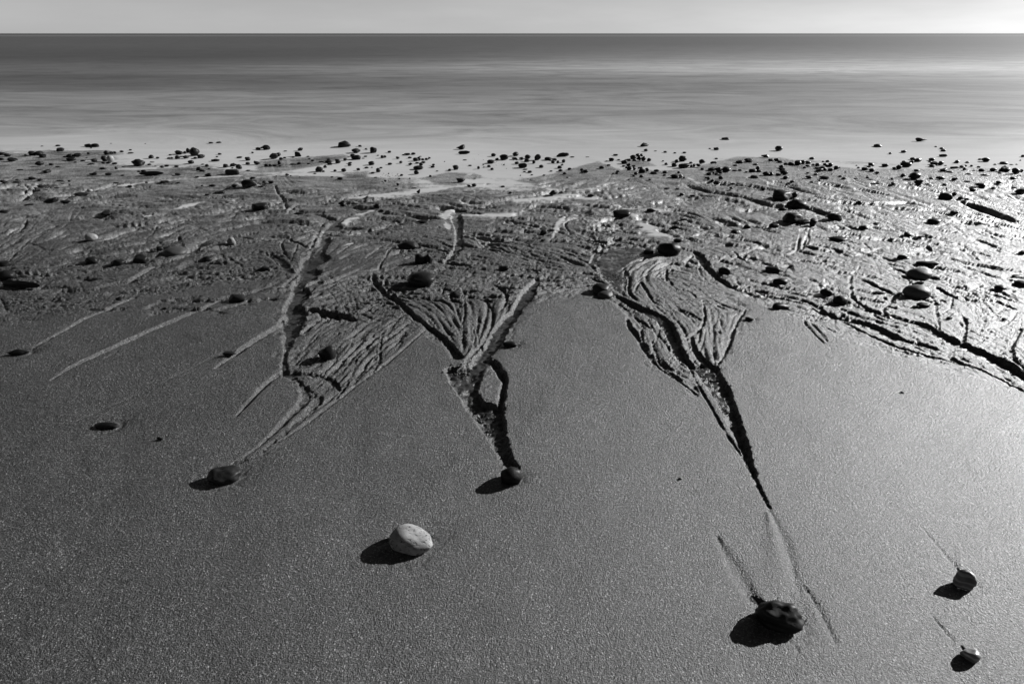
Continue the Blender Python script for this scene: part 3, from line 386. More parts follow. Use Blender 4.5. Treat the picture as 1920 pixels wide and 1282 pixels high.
# direction field from the traced rills (image plane, doubled angles)
GX,GY=np.meshgrid(np.arange(-100,2040,20.0),np.arange(250,800,10.0)); C2=np.zeros_like(GX); S2=np.zeros_like(GX)
extra=[[(x,y),(x+45,y+45*s)] for x in range(1420,1990,70) for y in range(350,570,24) for s in ((.2,) if x<1560 else (.26,))]+[[(x,y),(x+30,y-4)] for x in range(-60,440,80) for y in range(380,560,36)]+[[(x,y),(x+30,y+1)] for x in range(600,1150,80) for y in (385,410,432)]+[[(0,470),(120,455)],[(100,520),(260,500)],[(0,560),(120,560)],[(0,590),(150,575)],[(100,400),(300,380)],[(0,350),(200,340)],[(300,470),(480,455)],[(1300,400),(1420,420)],[(1600,480),(1700,500)],[(1750,520),(1880,560)],[(1650,420),(1800,440)],[(1400,500),(1480,530)],
       [(950,440),(1010,480)],[(900,470),(1000,490)],[(600,520),(640,500)],[(620,560),(660,540)],[(620,640),(700,610)],[(640,700),(690,650)],[(1030,500),(1080,520)],[(820,600),(850,640)],[(1300,520),(1380,560)],[(1340,620),(1345,660)],[(1000,540),(1080,530)],[(1450,560),(1700,620)]]
for pts in [p for _,_,p in CH]+[[(a[0],a[1],5),(b[0],b[1],5)] for a,b in extra]:
    for a,b in segs(pts):
        mx,my=(a[0]+b[0])/2,(a[1]+b[1])/2; dx,dy=b[0]-a[0],b[1]-a[1]; l=math.hypot(dx,dy); th=2*math.atan2(dy,dx)
        wgt=l*np.exp(-(((GX-mx)/60)**2+((GY-my)/28)**2)); C2+=wgt*math.cos(th); S2+=wgt*math.sin(th)
C2+=1e-3
ANG=0.5*np.arctan2(S2,C2)
def ang_at(x,y):
    i=min(GX.shape[0]-1,max(0,int(round((y-250)/10)))); j=min(GX.shape[1]-1,max(0,int(round((x+100)/20)))); return ANG[i,j]
def rough_at(x,y):
    r=int((VS[0]-y)/DV); c=int((x-US[0])/DU)
    return RS[r,c] if 0<=r<nrow and 0<=c<ncol else -1
nst=0
for _ in range(9000):
    if nst>=2000: break
    y=332+random.random()**1.5*420; x=random.uniform(-260,2180)
    if rough_at(x,y)<0.01: continue
    if y<345 and random.random()<.6: continue
    nst+=1
    ln=random.choice((14,22,30,45,70))*random.uniform(.7,1.3)*(0.7+0.5*(y-330)/250); wpx=random.uniform(2.2,4.6)*(0.8+0.6*(y-330)/250); dep=random.uniform(0.9,3.4)/1000*(wpx/4.5)*min(3.0,zdepth(y)/1.4)
    if random.random()<.10: wpx*=1.6; dep*=1.5
    step=6.0; n=max(2,int(ln/step)); side=random.choice((1,-1)); ln*=1.5 if y<560 else 1.0; P=[(x,y,wpx*.3)]; a0=random.gauss(0,.22); curve=random.gauss(0,.07); dprev=None
    for i in range(n):
        an=ang_at(x,y)+a0+curve*i
        d=(math.cos(an),math.sin(an))
        if dprev and d[0]*dprev[0]+d[1]*dprev[1]<0: d=(-d[0],-d[1])
        dprev=d; x+=d[0]*step; y+=d[1]*step
        t=(i+1)/n; P.append((x,y,wpx*(0.3+0.7*math.sin(math.pi*min(1,t*1.0)))+.5))
    if min(p[1] for p in P)<300 or min(rough_at(p[0],p[1]) for p in P)<0.004: continue
    for a,b in segs(P):
        q=seg_field(a,b,3.6)
        if q is None: continue
        s,d,sg,hw=q; hw=np.maximum(hw,1e-4); x_=d/hw+.35*WN2[s]+.3*WN[s]
        gentle=np.clip(1-x_/3.4,0,1); f=np.where(sg*side>0,np.clip(1-x_*1.5,0,1),gentle*gentle); M[s]=np.maximum(M[s],f*dep*np.minimum(1,0.3+b[2]/wpx))
# fine current lineation: noise smeared along the direction field
AI=np.clip(((VV-250)/10),0,GX.shape[0]-1.001); AJ=np.clip((UU+100)/20,0,GX.shape[1]-1.001)
i0=AI.astype(int); j0=AJ.astype(int); fi=AI-i0; fj=AJ-j0
def bil(A): return (A[i0,j0]*(1-fj)+A[i0,j0+1]*fj)*(1-fi)+(A[i0+1,j0]*(1-fj)+A[i0+1,j0+1]*fj)*fi
cc=bil(C2); ss=bil(S2); an=0.5*np.arctan2(ss,cc)+0.45*fbm(Xmain*2.5,Ymain*4,131,2); du=np.cos(an)/DU*2.2; dv=-np.sin(an)/DV*2.2
W0=rng.standard_normal((nrow,ncol)).astype(np.float32)
for ax in (0,1,1): W0=(np.roll(W0,1,ax)+W0*2+np.roll(W0,-1,ax))/4
W0[:,:]/=W0.std(); acc=W0.copy()
ra=np.arange(nrow)[:,None]+np.zeros((1,ncol)); ca=np.arange(ncol)[None,:]+np.zeros((nrow,1))
for sgn in (1,-1):
    r_=ra.copy(); c_=ca.copy(); d1,d2=du*sgn,dv*sgn; pu,pv=d1,d2
    for k in range(11):
        ri=np.clip(r_.astype(int),0,nrow-1); ci=np.clip(c_.astype(int),0,ncol-1); u_=du[ri,ci]; v_=dv[ri,ci]
        fl=np.sign(u_*pu+v_*pv); fl[fl==0]=1; u_=u_*fl; v_=v_*fl; r_+=v_; c_+=u_; pu,pv=u_,v_
        acc+=W0[np.clip(r_.astype(int),0,nrow-1),np.clip(c_.astype(int),0,ncol-1)]*(1-k/14)
LIC=acc/acc.std()
LIC=np.where(LIC<0,LIC*1.25,LIC*0.6)*np.clip(0.75+1.6*fbm(Xmain*5,Ymain*6,141,3),0.15,1.6)
# wet film map
FW=np.zeros_like(D)
fl_x=[-300,0,240,480,640,800,960,1100,1200,1300,1440,1560,1680,1800,1920,2200]; fl_y=[280,283,300,322,334,350,352,335,328,318,298,312,318,318,322,330]
lim=np.interp(UU,fl_x,fl_y); big=fbm(Xmain*2.2,Ymain*9,33,4)
FW=np.clip((lim-VV)/10+big*2.2+0.3,0,1)
FN=fbm(Xmain*9,Ymain*26,44,4)
for wd,pts in FILM:
    P=smooth([(p[0],p[1],wd*(.35 if i in (0,len(pts)-1) else 1)) for i,p in enumerate(pts)])
    for a,b in segs(P):
        q=seg_field(a,b,1.9)
        if q is None: continue
        s,d,sg,hw=q; sc_=0.85; x=d/(hw*sc_)+WN[s]*1.2+big[s]*2.4+FN[s]*1.8; FW[s]=np.maximum(FW[s],np.clip((1.0-x)/1.0,0,1))
for pts in BAR:
    s,sb=poly_field(pts,20); f=np.clip(sb/0.05+0.35+WN[s]*.25,0,1); FW[s]*=1-f
FW=np.clip(FW+(FW>0.02)*(FW<.98)*(0.10*LIC+0.6*WN),0,1); FW=FW*FW*(3-2*FW)
GLZ=RG*np.clip((-LIC-0.8)*.6,0,.5)*np.clip((540-VV)/160,0,1)*(1-.6*np.clip((UU-1300)/300,0,1))
# stones: positions first, the sand is scoured round them
STONES=[]
for (ox,oy,k),txt in TILES.items():
    for e in txt.split(';'):
        a=e.split(); cx,by,sw,sh=[float(q)/k for q in a[:4]]; sw*=1.08 if k>1 else 1; sh*=1.12 if k>1 else 1; STONES.append([ox+cx,oy+by,sw,sh,a[4]])
DCH=D.copy(); D=D+DS*(D<.001)
for st in STONES:
    x,y,sw,sh,kd=st
    if y<372 or sw<11: continue
    X0,Y0=flat_xy(x,y-sh*0.25); r=0.5*sw*zdepth(y)/FPX
    s=window(x-sw*2,x+sw*2,y-sw*2,y+sw*1.5)
    if s is None: continue
    ex=(Xmain[s]-X0)/r; ey=(Ymain[s]-Y0)/r; rr=np.hypot(ex,ey*1.1)
    amt=min(0.004,0.14*r)*(.8 if y>780 else 1)
    D[s]+=(amt*np.exp(-((rr-1.02)/.28)**2)*(0.65+0.35*np.tanh(ey+ex*.5))*(0.9+.5*WN[s])).astype(np.float32)
    if y>600 and sw>15:
        D[s]+=(0.16*r*np.exp(-(((ex-.95)**2+(ey-.75)**2)/.9))*(1+.4*WN[s])).astype(np.float32)
        th=np.arctan2(ey,ex); D[s]+=(0.035*r*np.exp(-((rr-1.35)/.35)**2)*np.clip(np.sin(th*11+3*WN[s])*1.5-.6,0,1)).astype(np.float32)
D*=np.clip(1.05+0.7*fbm(Xmain*9,Ymain*9,151,2),0.78,1.35)
RIDGE=np.zeros_like(D)
for hgt,pts in [(2.6,[(1440,962,12),(1453,1030,46),(1462,1100,74),(1462,1120,60)]),(1.2,[(1795,1020,8),(1805,1070,30)]),(1.0,[(560,800,20),(470,860,40)])]:
    for a,b_ in segs(smooth(pts)):
        q=seg_field(a,b_,2.2); s,d,sg,hw=q; RIDGE[s]=np.maximum(RIDGE[s],hgt/1000*np.exp(-(d/hw/.6)**2))
FLOOR=np.clip(D/0.005,0,1)
BASE=zbase(Ymain)
UND=0.004*fbm(Xmain*3,Ymain*3,5,3)+0.0022*fbm(Xmain*14,Ymain*14,9,3)
GR=rng.standard_normal(D.shape)
far=np.clip((Ymain-1.0)/4,0,1)
rip=fbm(Xmain*45,Ymain*150,61,3)                       # current ripples on the channel floors
ROUGHN=fbm(Xmain*120,Ymain*120,71,3)
FZ=np.clip(1.7/zdepth(VV),0,1)
Z=BASE+RIDGE+UND*(1-0.5*FW)-np.maximum(D,RSTEP)-M*(1-0.7*FLOOR)*(1-FW*.9)
Z+=WET*0.0034*rip
Z+=RG*(1-FW)*(1-WET)*(0.0014*FZ**2*ROUGHN+0.0020*fbm(Xmain*45,Ymain*60,81,4)+(0.0020-.0008*np.clip((UU-1150)/300,0,1))*np.clip((VV-322)/30,0,1)*np.minimum(zdepth(VV)/1.3,2.2)*LIC)
edge=np.clip(DCH/0.012,0,1)*(1-np.clip(DCH/0.012,0,1))*4*(D>.001)
Z+=edge*(0.0040*ROUGHN*FZ+0.004*WN)*np.clip(FZ*1.1,0,1)
Z+=GR*0.125*(1+.25*RG)*np.minimum(zdepth(VV),2.0)*DU/FPX*(1-0.9*FW)*(1-0.6*WET)
# in the films the water smooths everything; film level follows the beach
Z=Z*(1-FW)+FW*(BASE-0.0035+0.0006*fbm(Xmain*8,Ymain*40,91,3))
# outer coarse rim of the sheet: the relief dies out before it
fade=np.clip(np.minimum(UU-US[0],US[-1]-UU)/130,0,1); fade=fade*fade*(3-2*fade); Z=BASE-0.003+(Z-BASE+0.003)*fade; FW=FW*fade+(1-fade)*np.clip((300-VV)/40,0,1)
ou=[1.15,1.4,2,3.5,7,14]; Xl=Xmain[:,:1]-0; cols=[]
span=Xmain[:,-1:]
Xfull=np.concatenate([(-span*k) for k in ou[::-1]]+[Xmain]+[span*k for k in ou],1)
Yfull=np.repeat(Yv[:,None],Xfull.shape[1],1); ne=len(ou)
pad=lambda A,l=None:np.concatenate([np.repeat(A[:,:1],ne,1),A,np.repeat(A[:,-1:],ne,1)],1)
Zfull=pad(Z)
def blur(A,n,ax):
    c=np.cumsum(np.concatenate([np.repeat(np.take(A,[0],ax),n+1,ax),A,np.repeat(np.take(A,[-1],ax),n,ax)],ax),ax)
    k=A.shape[ax]; return (np.take(c,range(2*n+1,2*n+1+k),ax)-np.take(c,range(0,k),ax))/(2*n+1)
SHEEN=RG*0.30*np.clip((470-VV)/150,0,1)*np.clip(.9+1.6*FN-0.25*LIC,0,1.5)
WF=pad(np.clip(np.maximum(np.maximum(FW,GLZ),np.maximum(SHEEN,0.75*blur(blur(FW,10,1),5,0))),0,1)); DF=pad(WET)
# rows nearer than the frame and rows under the sea
near=[0.30,0.1,-0.3,-1,-3,-8]; farr=[Yv[-1]+0.3,Yv[-1]+1.0,8.5,12,20,40]
xn=Xfull[0:1]; xf=Xfull[-1:]
Xfull=np.concatenate([xn*(1+0.2*i) for i in range(len(near),0,-1)]+[Xfull]+[xf*(1+0.3*i) for i in range(1,len(farr)+1)],0)
Yfull=np.concatenate([np.full_like(xn,y) for y in near[::-1]]+[Yfull]+[np.full_like(xf,y) for y in farr],0)
z0=np.zeros_like(xn)
Zfull=np.concatenate([z0 for _ in near]+[Zfull]+[np.full_like(xf,max(-1.2,float(zbase(y)))) for y in farr],0)
WF=np.concatenate([z0 for _ in near]+[WF]+[z0+1 for _ in farr],0); DF=np.concatenate([z0 for _ in near]+[DF]+[z0 for _ in farr],0)
nr,nc=Xfull.shape
co=np.stack([Xfull,Yfull,Zfull],-1).reshape(-1,3).astype(np.float32)
ii=(np.arange(nr-1)[:,None]*nc+np.arange(nc-1)[None,:]).ravel()
quads=np.stack([ii,ii+1,ii+nc+1,ii+nc],1).astype(np.int32)
me=bpy.data.meshes.new("beach_sand"); me.vertices.add(len(co)); me.vertices.foreach_set("co",co.ravel())
me.loops.add(quads.size); me.loops.foreach_set("vertex_index",quads.ravel())
me.polygons.add(len(quads)); me.polygons.foreach_set("loop_start",np.arange(0,quads.size,4,dtype=np.int32))
me.polygons.foreach_set("use_smooth",np.ones(len(quads),bool)); me.update(calc_edges=True)
at=me.attributes.new("wet","FLOAT","POINT"); at.data.foreach_set("value",WF.ravel().astype(np.float32))
at=me.attributes.new('scoured','FLOAT','POINT'); at.data.foreach_set('value',DF.ravel().astype(np.float32))
sand=link(bpy.data.objects.new("beach_sand",me)); tag(sand,"wet dark sand cut by branching rills",kind="structure")
ZG=Z
def ground_z(x,y):
    """height of the sand under a world point"""
    if y<=Yv[0] or y>=Yv[-1]: return float(zbase(y))
    v=CY+FPX*math.tan(PITCH_of(y)); c=int(round(((x/zdepth(v))*FPX+CX-US[0])/DU)); r=int(round((VS[0]-v)/DV))
    r=min(nrow-1,max(0,r)); c=min(ncol-1,max(0,c)); return float(ZG[r,c])
def PITCH_of(y): return math.atan2(CAMH,y)-PITCH
# ---- materials ----
def mat(name):
    m=bpy.data.materials.new(name); m.use_nodes=True; nt=m.node_tree; nt.nodes.clear()
    o=N(nt,'ShaderNodeOutputMaterial'); b=N(nt,'ShaderNodeBsdfPrincipled'); nt.links.new(b.outputs[0],o.inputs[0]); return m,nt,b,o
def ramp(nt,stops):
    r=N(nt,'ShaderNodeValToRGB'); e=r.color_ramp.elements
    while len(e)<len(stops): e.new(0.5)
    for q,(p,c) in zip(e,stops): q.position=p; q.color=(c,c,c,1)
    return r
def mathn(nt,op,a,b=None,c=None):
    n=N(nt,'ShaderNodeMath',operation=op)
    for i,v in enumerate((a,b,c)):
        if v is None: continue
        if isinstance(v,(int,float)): n.inputs[i].default_value=v
        else: nt.links.new(v,n.inputs[i])
    return n.outputs[0]
def mixf(nt,f,a,b):
    n=N(nt,'ShaderNodeMix',data_type='FLOAT')
    for i,v in ((0,f),(2,a),(3,b)):
        if isinstance(v,(int,float)): n.inputs[i].default_value=v
        else: nt.links.new(v,n.inputs[i])
    return n.outputs[0]
def water_colour(nt):
    """milkiness of the long-exposed water: streaks and bands of churned water by distance offshore"""
    L=nt.links.new; geo=N(nt,'ShaderNodeNewGeometry'); sx=N(nt,'ShaderNodeSeparateXYZ'); L(geo.outputs['Position'],sx.inputs[0])
    Ylog=mathn(nt,'LOGARITHM',mathn(nt,'MAXIMUM',sx.outputs[1],1.0),10.0)
    mp=N(nt,'ShaderNodeMapping'); mp.inputs['Scale'].default_value=(0.10,0.9,1); L(geo.outputs['Position'],mp.inputs[0])
    ns=N(nt,'ShaderNodeTexNoise'); setin(ns,Scale=1.0,Detail=7.0,Roughness=0.62,Distortion=0.4); L(mp.outputs[0],ns.inputs[0])
    mp2=N(nt,'ShaderNodeMapping'); mp2.inputs['Scale'].default_value=(0.5,1.25,1); mp2.inputs['Rotation'].default_value=(0,0,0.06); L(geo.outputs['Position'],mp2.inputs[0])
    ns2=N(nt,'ShaderNodeTexNoise'); setin(ns2,Scale=1.0,Detail=8.0,Roughness=0.72,Distortion=1.2); L(mp2.outputs[0],ns2.inputs[0])
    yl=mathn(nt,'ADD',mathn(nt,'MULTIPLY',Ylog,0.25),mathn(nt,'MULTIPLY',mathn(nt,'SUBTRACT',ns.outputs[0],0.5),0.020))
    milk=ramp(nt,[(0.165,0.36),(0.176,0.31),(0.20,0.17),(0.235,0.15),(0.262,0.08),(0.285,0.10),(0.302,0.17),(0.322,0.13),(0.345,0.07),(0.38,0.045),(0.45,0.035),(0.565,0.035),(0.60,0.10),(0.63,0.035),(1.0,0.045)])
    L(yl,milk.inputs[0])
    st=N(nt,'ShaderNodeMapRange'); setin(st,From_Min=0.3,From_Max=0.7,To_Min=0.5,To_Max=1.55); L(ns2.outputs[0],st.inputs[0])
    nearw=N(nt,'ShaderNodeMapRange'); setin(nearw,From_Min=0.17,From_Max=0.19,To_Min=0.25,To_Max=1.0); L(yl,nearw.inputs[0])
    # foam zone with sunward glow painted into the colour: paler right, darker left
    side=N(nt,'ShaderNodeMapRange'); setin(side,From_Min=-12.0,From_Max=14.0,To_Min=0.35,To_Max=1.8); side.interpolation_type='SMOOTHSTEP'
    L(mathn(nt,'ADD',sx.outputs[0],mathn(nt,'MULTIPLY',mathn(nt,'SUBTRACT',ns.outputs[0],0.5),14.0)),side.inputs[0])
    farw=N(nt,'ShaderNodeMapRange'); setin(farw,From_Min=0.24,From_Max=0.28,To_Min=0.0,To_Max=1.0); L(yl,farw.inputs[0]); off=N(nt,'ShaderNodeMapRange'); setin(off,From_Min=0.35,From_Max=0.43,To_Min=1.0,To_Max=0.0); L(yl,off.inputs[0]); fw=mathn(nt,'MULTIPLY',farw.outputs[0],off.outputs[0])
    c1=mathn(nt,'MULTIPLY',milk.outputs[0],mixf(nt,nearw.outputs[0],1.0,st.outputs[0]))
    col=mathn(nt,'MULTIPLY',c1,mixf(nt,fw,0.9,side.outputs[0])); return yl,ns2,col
m_sand,nt,b,o=mat("wet_sand"); L=nt.links.new
geo=N(nt,'ShaderNodeNewGeometry'); at=N(nt,'ShaderNodeAttribute',attribute_name='wet'); wet=at.outputs['Fac']
vor=N(nt,'ShaderNodeTexVoronoi'); setin(vor,Scale=540.0); L(geo.outputs['Position'],vor.inputs['Vector'])
sc_=N(nt,'ShaderNodeSeparateColor'); L(vor.outputs['Color'],sc_.inputs[0])
grain=ramp(nt,[(0,0.003),(0.35,0.009),(0.75,0.028),(0.93,0.07),(1.0,0.18)]); L(sc_.outputs[0],grain.inputs[0])
n1=N(nt,'ShaderNodeTexNoise'); setin(n1,Scale=5.0,Detail=5.0,Roughness=0.6); L(geo.outputs['Position'],n1.inputs[0])
damp=N(nt,'ShaderNodeMapRange'); setin(damp,From_Min=0.3,From_Max=0.7,To_Min=0.7,To_Max=1.3); L(n1.outputs[0],damp.inputs[0])
a2=N(nt,'ShaderNodeAttribute',attribute_name='scoured'); n3=N(nt,'ShaderNodeTexNoise'); setin(n3,Scale=210.0,Detail=2.0,Roughness=0.7); L(geo.outputs['Position'],n3.inputs[0]); cl=N(nt,'ShaderNodeMapRange'); setin(cl,From_Min=0.32,From_Max=0.68,To_Min=0.5,To_Max=1.45); L(n3.outputs[0],cl.inputs[0]); damp2=mathn(nt,'MULTIPLY',damp.outputs[0],cl.outputs[0]); g1=mixf(nt,a2.outputs['Fac'],mathn(nt,'MULTIPLY',grain.outputs[0],damp2),0.018)
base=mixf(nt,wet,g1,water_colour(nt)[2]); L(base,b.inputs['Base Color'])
L(mixf(nt,wet,mixf(nt,a2.outputs['Fac'],0.48,0.32),0.48),b.inputs['Roughness'])
b.inputs['IOR'].default_value=1.45
L(mixf(nt,wet,0.75,0.9),b.inputs['Specular IOR Level'])
n2=N(nt,'ShaderNodeTexNoise'); setin(n2,Scale=480.0,Detail=3.0,Roughness=0.6); L(geo.outputs['Position'],n2.inputs[0])
bm_=N(nt,'ShaderNodeBump'); setin(bm_,Strength=1.0); L(mixf(nt,wet,mixf(nt,a2.outputs['Fac'],0.0031,0.0008),0.0),bm_.inputs['Distance']); L(mathn(nt,'MULTIPLY_ADD',n3.outputs[0],0.7,n2.outputs[0]),bm_.inputs['Height'])
L(bm_.outputs[0],b.inputs['Normal'])
sand.data.materials.append(m_sand)
# ---- sea ----
def grid_mesh(name,xs,ys,z):
    X,Y=np.meshgrid(xs,ys); nc=len(xs); nr=len(ys)
    co=np.stack([X,Y,np.full_like(X,z)],-1).reshape(-1,3); i=(np.arange(nr-1)[:,None]*nc+np.arange(nc-1)[None,:]).ravel()
    me=bpy.data.meshes.new(name); me.from_pydata(co.tolist(),[],np.stack([i,i+1,i+nc+1,i+nc],1).tolist()); return me
SR=np.array([4.3,4.6,5,5.5,6,7,8,10,12,15,20,30,50,90,160,300,600,1200,2500,5000,10000,20000.0]); SC=np.linspace(-1,1,41)**3
SX=SC[None,:]*np.maximum(30,SR*6)[:,None]; SY=np.repeat(SR[:,None],len(SC),1); nc=len(SC)
si=(np.arange(len(SR)-1)[:,None]*nc+np.arange(nc-1)[None,:]).ravel()
me=bpy.data.meshes.new("sea"); me.from_pydata(np.stack([SX,SY,np.full_like(SX,SEA)],-1).reshape(-1,3).tolist(),[],np.stack([si,si+1,si+nc+1,si+nc],1).tolist())
sea=link(bpy.data.objects.new("sea",me)); tag(sea,"calm silky sea smoothed by the long exposure",kind="structure")
m_sea,nt,b,o=mat("sea_water"); L=nt.links.new
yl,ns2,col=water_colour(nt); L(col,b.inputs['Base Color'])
rg=N(nt,'ShaderNodeMapRange'); setin(rg,From_Min=0.17,From_Max=0.40,To_Min=0.48,To_Max=0.54); L(yl,rg.inputs[0]); L(rg.outputs[0],b.inputs['Roughness'])
b.inputs['IOR'].default_value=1.45
sl_=N(nt,'ShaderNodeMapRange'); setin(sl_,From_Min=0.19,From_Max=0.33,To_Min=1.0,To_Max=0.6); L(yl,sl_.inputs[0]); L(sl_.outputs[0],b.inputs['Specular IOR Level'])
bp=N(nt,'ShaderNodeBump'); setin(bp,Strength=0.25,Distance=0.02); L(ns2.outputs[0],bp.inputs['Height']); L(bp.outputs[0],b.inputs['Normal'])
sea.data.materials.append(m_sea)
# ---- stones ----
def stone_mat(name,c0,c1,rough,spec,scale,pits=0.0,band=0.0):
    m,nt,b,o=mat(name); L=nt.links.new
    tc=N(nt,'ShaderNodeTexCoord'); n=N(nt,'ShaderNodeTexNoise'); setin(n,Scale=scale,Detail=6.0,Roughness=0.65); L(tc.outputs['Object'],n.inputs[0])
    r=ramp(nt,[(0.30,c0),(0.70,c1)]); L(n.outputs[0],r.inputs[0]); src=r.outputs[0]
    oi=N(nt,'ShaderNodeObjectInfo'); var=N(nt,'ShaderNodeMapRange'); setin(var,To_Min=0.7,To_Max=1.35); L(oi.outputs['Random'],var.inputs[0])
    src=mathn(nt,'MULTIPLY',src,var.outputs[0])
    h=mathn(nt,'MULTIPLY',n.outputs[0],1.0)
    if pits:
        v=N(nt,'ShaderNodeTexVoronoi'); setin(v,Scale=scale*2.6,Randomness=1.0); L(tc.outputs['Object'],v.inputs['Vector'])
        mq=N(nt,'ShaderNodeMapping'); mq.inputs['Scale'].default_value=(1,2.3,1.6); mq.inputs['Rotation'].default_value=(0,0,.45); L(tc.outputs['Object'],mq.inputs[0]); pn=N(nt,'ShaderNodeTexNoise'); setin(pn,Scale=scale*2.4,Detail=3.0,Roughness=0.6); L(mq.outputs[0],pn.inputs[0])
        pr=ramp(nt,[(0.33,0.12),(0.44,1.0)]); L(pn.outputs[0],pr.inputs[0]); src=mathn(nt,'MULTIPLY',src,pr.outputs[0]); h=mathn(nt,'ADD',h,mathn(nt,'MULTIPLY',pr.outputs[0],pits))
    if band:
        wv=N(nt,'ShaderNodeTexWave'); setin(wv,Scale=band,Distortion=3.0,Detail=2.0); wv.bands_direction='Z'; L(tc.outputs['Object'],wv.inputs[0]); wr=ramp(nt,[(0.55,0.45),(0.9,1.0)]); L(wv.outputs['Fac'],wr.inputs[0]); src=mathn(nt,'MULTIPLY',src,wr.outputs[0]); h=mathn(nt,'ADD',h,wv.outputs['Fac'])
    L(src,b.inputs['Base Color']); b.inputs['Roughness'].default_value=rough; b.inputs['Specular IOR Level'].default_value=spec
    bp=N(nt,'ShaderNodeBump'); setin(bp,Strength=0.6,Distance=0.0015); L(h,bp.inputs['Height']); L(bp.outputs[0],b.inputs['Normal'])
    return m
SM={'dark':stone_mat("dark_wet_stone",0.005,0.014,0.45,0.11,60),
    'grey':stone_mat("grey_stone",0.022,0.045,0.55,0.25,50),
    'pale':stone_mat("pale_stone",0.10,0.20,0.6,0.25,60),
    'pitted':stone_mat("pale_pitted_stone",0.10,0.24,0.75,0.15,50,pits=1.8),
    'layered':stone_mat("layered_dark_stone",0.009,0.018,0.55,0.25,40,band=28.0),
    'white':stone_mat("white_stone",0.20,0.34,0.4,0.3,50,band=34.0)}
_ico={}
def ico(level):
    if level not in _ico:
        bm=bmesh.new(); bmesh.ops.create_icosphere(bm,subdivisions=level,radius=1.0); bm.verts.ensure_lookup_table()
        _ico[level]=(np.array([v.co[:] for v in bm.verts]),[[v.index for v in f.verts] for f in bm.faces]); bm.free()
    return _ico[level]
def stone_verts(kind,level,a,bdep,c,seed,ang=None):
    """a: half length, bdep: half depth, c: half height"""
    V,F=ico(level); rs=np.random.default_rng(seed); n=V/np.linalg.norm(V,axis=1)[:,None]; r=np.ones(len(n))
    cuts={'b':(12,.50,.80),'w':(12,.50,.84),'f':(8,.74,.95),'d':(8,.70,.95),'r':(7,.76,.96),'p':(6,.78,.95),'g':(3,.88,.98),'P':(5,.84,.97),'D':(9,.74,.93),'Q':(11,.66,.88)}[kind]
    for _ in range(cuts[0]):
        d=rs.standard_normal(3); d/=np.linalg.norm(d); off=rs.uniform(cuts[1],cuts[2]); q=n@d
        r=np.minimum(r,np.where(q>0.05,off/np.maximum(q,0.05),9))
    if kind in 'bwQD': r=r*1.12
    f=rs.uniform(0,50,3); nn=np.array([mnoise.noise(Vector((p*1.6+f).tolist()))*0.16+mnoise.noise(Vector((p*4.1+f).tolist()))*0.055+(mnoise.noise(Vector((p*9+f).tolist()))*0.025 if level>2 else 0) for p in n])
    if kind in 'gP': nn*=.45
    P=n*(r*(1+nn))[:,None]
    if kind=='w':
        sx=rs.choice([-1,1])*rs.uniform(.35,.6); P[:,2]*=np.clip(0.85+sx*P[:,0],0.25,2)
    if kind=='b': P[:,2]=np.sign(P[:,2])*np.abs(P[:,2])**0.8
    if kind=='P': P[:,2]*=1.0-0.22*P[:,0]; P[:,1]*=1.0-0.15*P[:,0]
    P=P/np.abs(P).max(0)                                   # fill its box
    P*=np.array([a,bdep,c]); th=rs.uniform(-.25,.25) if ang is None else ang
    ct,s_=math.cos(th),math.sin(th); X=P[:,0]*ct-P[:,1]*s_; Y=P[:,0]*s_+P[:,1]*ct
    X*=a/np.abs(X).max(); Y*=bdep/np.abs(Y).max()
    return np.stack([X,Y,P[:,2]],1),F
def solve(st):
    """position and half sizes of a stone from its outline"""
    x,y,sw,sh,k=st
    X,Y,t=ground_xy(x,y); phi=math.atan2(CAMH,Y); pxm=FPX/t
    W=sw/pxm; ratio={'f':.65,'w':.75,'b':.75,'d':.85,'r':.8,'p':.8,'g':.8,'P':.86,'D':.84,'Q':.84}[k]*(1.12 if y>780 and k in 'dr' else 1)
    Dp=W*ratio; lo=W*(.16 if k=='f' else .3)
    for _ in range(14):
        q=(sh/pxm)**2-(Dp*math.sin(phi))**2; H=math.sqrt(max(q,0))/math.cos(phi)
        if H<lo: Dp*=0.9
        else: break
    H=min(max(H,lo*.7),W*1.05)
    # centre: where the ray through the middle of the outline meets the stone's mid height
    a=(y-sh*0.5-CY)/FPX; bb=(x-CX)/FPX; dy=CP-a*SP; dz=-SP-a*CP; r=ground_z(X,Y+Dp*.4); r=max(r,SEA-0.003) if Y>4.2 else r
    tt=(CAMH-(r+H*0.5))/(-dz)
    return bb*tt,dy*tt,W/2,Dp/2,H,r
order=sorted(range(len(STONES)),key=lambda i:-STONES[i][2]*STONES[i][3])
hand={}
for hx,hy,lab,ref in HAND:
    i=min(range(len(STONES)),key=lambda i:(math.hypot(STONES[i][0]-hx,STONES[i][1]-STONES[i][3]/2-hy) if i not in hand else 1e9)); hand[i]=(lab,ref)
singles=list(hand)+[i for i in order if i not in hand]; singles=set(singles[:300])
shape_word={'r':'rounded','d':'domed','f':'flat','b':'blocky','w':'pointed','p':'pale','g':'smooth grey','P':'pale','D':'ridged','Q':'bright'}
refs=[(i,hand[i][1]) for i in hand if hand[i][1]]
def sector(dx,dy):
    dy*=2.2
    if abs(dx)>=abs(dy): return 'right of' if dx>0 else 'left of'
    return 'above' if dy<0 else 'below'
mid=[(s[0],s[1]-s[3]/2) for s in STONES]
cand={}
for i,ref in refs:
    bins={}
    for j in range(len(STONES)):
        if j==i: continue
        dx,dy=mid[j][0]-mid[i][0],mid[j][1]-mid[i][1]; bins.setdefault(sector(dx,dy),[]).append((math.hypot(dx,dy*2.2),j))
    for se,l in bins.items():
        l.sort()
        for rk,(dd,j) in enumerate(l[:18]): cand.setdefault(j,[]).append((rk+dd/150,rk,se,ref))
